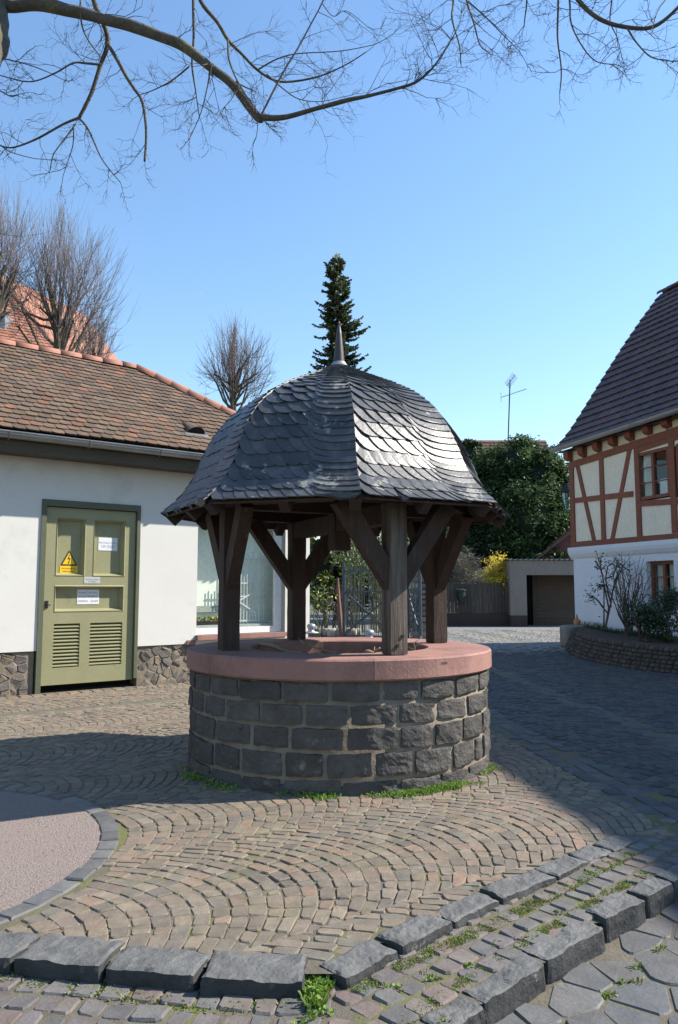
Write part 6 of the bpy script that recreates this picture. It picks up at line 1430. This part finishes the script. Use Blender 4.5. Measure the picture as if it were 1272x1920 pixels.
BR = [ # pts, d0, d1, twigs, len
 ([(172,-60),(176,0),(194,45),(201,80),(189,121),(171,176),(148,221)],11,7,8,.4),
 ([(148,221),(116,234),(65,262),(20,277),(-10,268)],5.5,2.4,10,.35),
 ([(201,80),(216,106),(235,140),(252,166),(267,191),(274,242),(271,302)],8,4.5,9,.35),
 ([(148,221),(166,242),(191,297),(226,342)],4.5,1.6,9,.3),
 ([(189,121),(160,118),(136,118),(101,138),(55,153),(0,141)],4.5,2,10,.4),
 ([(151,-40),(151,0),(153,45),(166,75),(186,103)],4,2.5,6,.3),
 ([(362,-60),(362,0),(363,65),(360,121),(367,171),(375,221)],7,2,12,.4),
 ([(350,-70),(375,0),(407,40),(428,75),(453,101),(483,131),(518,151),(558,151),(604,141),(650,120),(690,95)],9,2,22,.5),
 ([(428,75),(430,111),(443,146),(463,181),(476,198)],4,2,7,.3),
 ([(355,124),(322,151),(290,168),(267,176)],3.5,1.5,7,.35),
 ([(433,148),(455,160),(478,171)],3.5,2.6,2,.2),
 ([(-20,105),(0,108),(50,120),(90,135),(120,150)],3,1.2,7,.35),
 ([(-20,262),(0,272),(20,285),(60,296),(80,298)],2.6,1.2,5,.3),
 ([(-20,160),(0,170),(20,180),(32,178)],3,1.6,4,.25),
 ([(142,232),(120,262),(100,290),(94,318)],2.6,2.0,3,.25),
 ([(138,236),(137,270),(128,300),(118,330)],2.6,1.2,6,.3),
 ([(398,120),(380,200),(360,250),(352,265)],2.4,1,7,.3),
 ([(604,5),(625,30),(650,20),(690,50)],2,1,6,.3),
 ([(483,131),(520,110),(560,100),(640,95),(700,84)],3,1.2,9,.4),
 ([(500,138),(530,165),(560,185),(600,190),(640,182)],2.6,1,9,.35),
 ([(848,-70),(851,0),(848,34),(862,84),(865,118)],4.5,2,11,.35),
 ([(865,-80),(876,0),(890,45),(901,84),(918,98)],4.5,1.8,10,.35),
 ([(876,0),(907,28),(941,62),(974,95)],3.2,1.2,9,.35),
 ([(985,-70),(988,0),(985,30),(983,50)],3.6,2,5,.3),
 ([(1046,-70),(1048,0),(1046,67),(1053,129),(1050,174)],5,2,14,.35),
 ([(1060,-60),(1069,0),(1072,45),(1095,90),(1120,115),(1153,120)],4.2,1.4,14,.38),
 ([(1050,-60),(1086,0),(1125,34),(1176,50),(1226,50),(1272,14),(1300,-30)],9,5.5,14,.42),
 ([(1176,50),(1193,78),(1221,106),(1254,112)],4,1.4,11,.36),
 ([(1150,-60),(1148,0),(1145,39),(1158,70),(1165,100)],3.4,1.4,9,.35),
 ([(1300,-60),(1240,10),(1225,50)],3,1.6,5,.3)]
for i, (pts, d0, d1, n, l_) in enumerate(BR):
    Y0 = TY+(.0 if i < 6 else RT.uniform(-.35,.35)); Yr = TY-.3 if pts[0][0] > 800 else Y0
    S_ = bl_branch(tp(pts, Yr, Yr+RT.uniform(-.5,.3)), d0*1.05, d1, 'branch', 7, .12); sprinkle(S_, int(n*.62), l_*.95, .0031, .2)
shoot = tp([(488,218),(523,151),(540,120),(558,91),(583,45),(604,5),(622,-40)], TY-.2, TY-.35); S_ = bl_branch(shoot, 4.5, 2.2, 'branch', 6, .05, m='shoot'); sprinkle(S_, 8, .3, .003, .4)
# the limb above the picture that the hanging branches come from
S_ = bl_branch(tp([(0,-60),(120,-90),(350,-110),(600,-130),(850,-95),(1000,-75),(1060,-65),(1200,-90),(1400,-160)], TY, TY-.3), 40, 14, 'branch', 10, .15)
bl_branch(tp([(350,-110),(362,-60)], TY), 9, 7); bl_branch(tp([(160,-92),(172,-60)], TY), 12, 10)
tw.build('twigs', M['twig'], tr_, kind='stuff')
# contrail streak is part of the sky: a short thin ice cloud very high up
ct = MB(); a = at(383,541,900); b = at(368,566,900); d_ = (b-a).normalized(); s_ = Vector((d_.z,0,-d_.x))
ct.tube([a+(b-a)*t+s_*.5*math.sin(t*9) for t in (0,.2,.4,.6,.8,1)], [.3,.8,1.0,.9,.6,.2], 6)
cm = bpy.data.materials.new('contrail_ice'); cm.use_nodes = True; N = cm.node_tree.nodes; N.remove(N['Principled BSDF']); tt = N.new('ShaderNodeBsdfTransparent'); dd_ = N.new('ShaderNodeBsdfDiffuse'); dd_.inputs[0].default_value = (.8,.8,.8,1); mx = N.new('ShaderNodeMixShader'); mx.inputs[0].default_value = .10
cm.node_tree.links.new(tt.outputs[0], mx.inputs[1]); cm.node_tree.links.new(dd_.outputs[0], mx.inputs[2]); cm.node_tree.links.new(mx.outputs[0], N['Material Output'].inputs[0])
ct.build('contrail', cm, kind='structure')
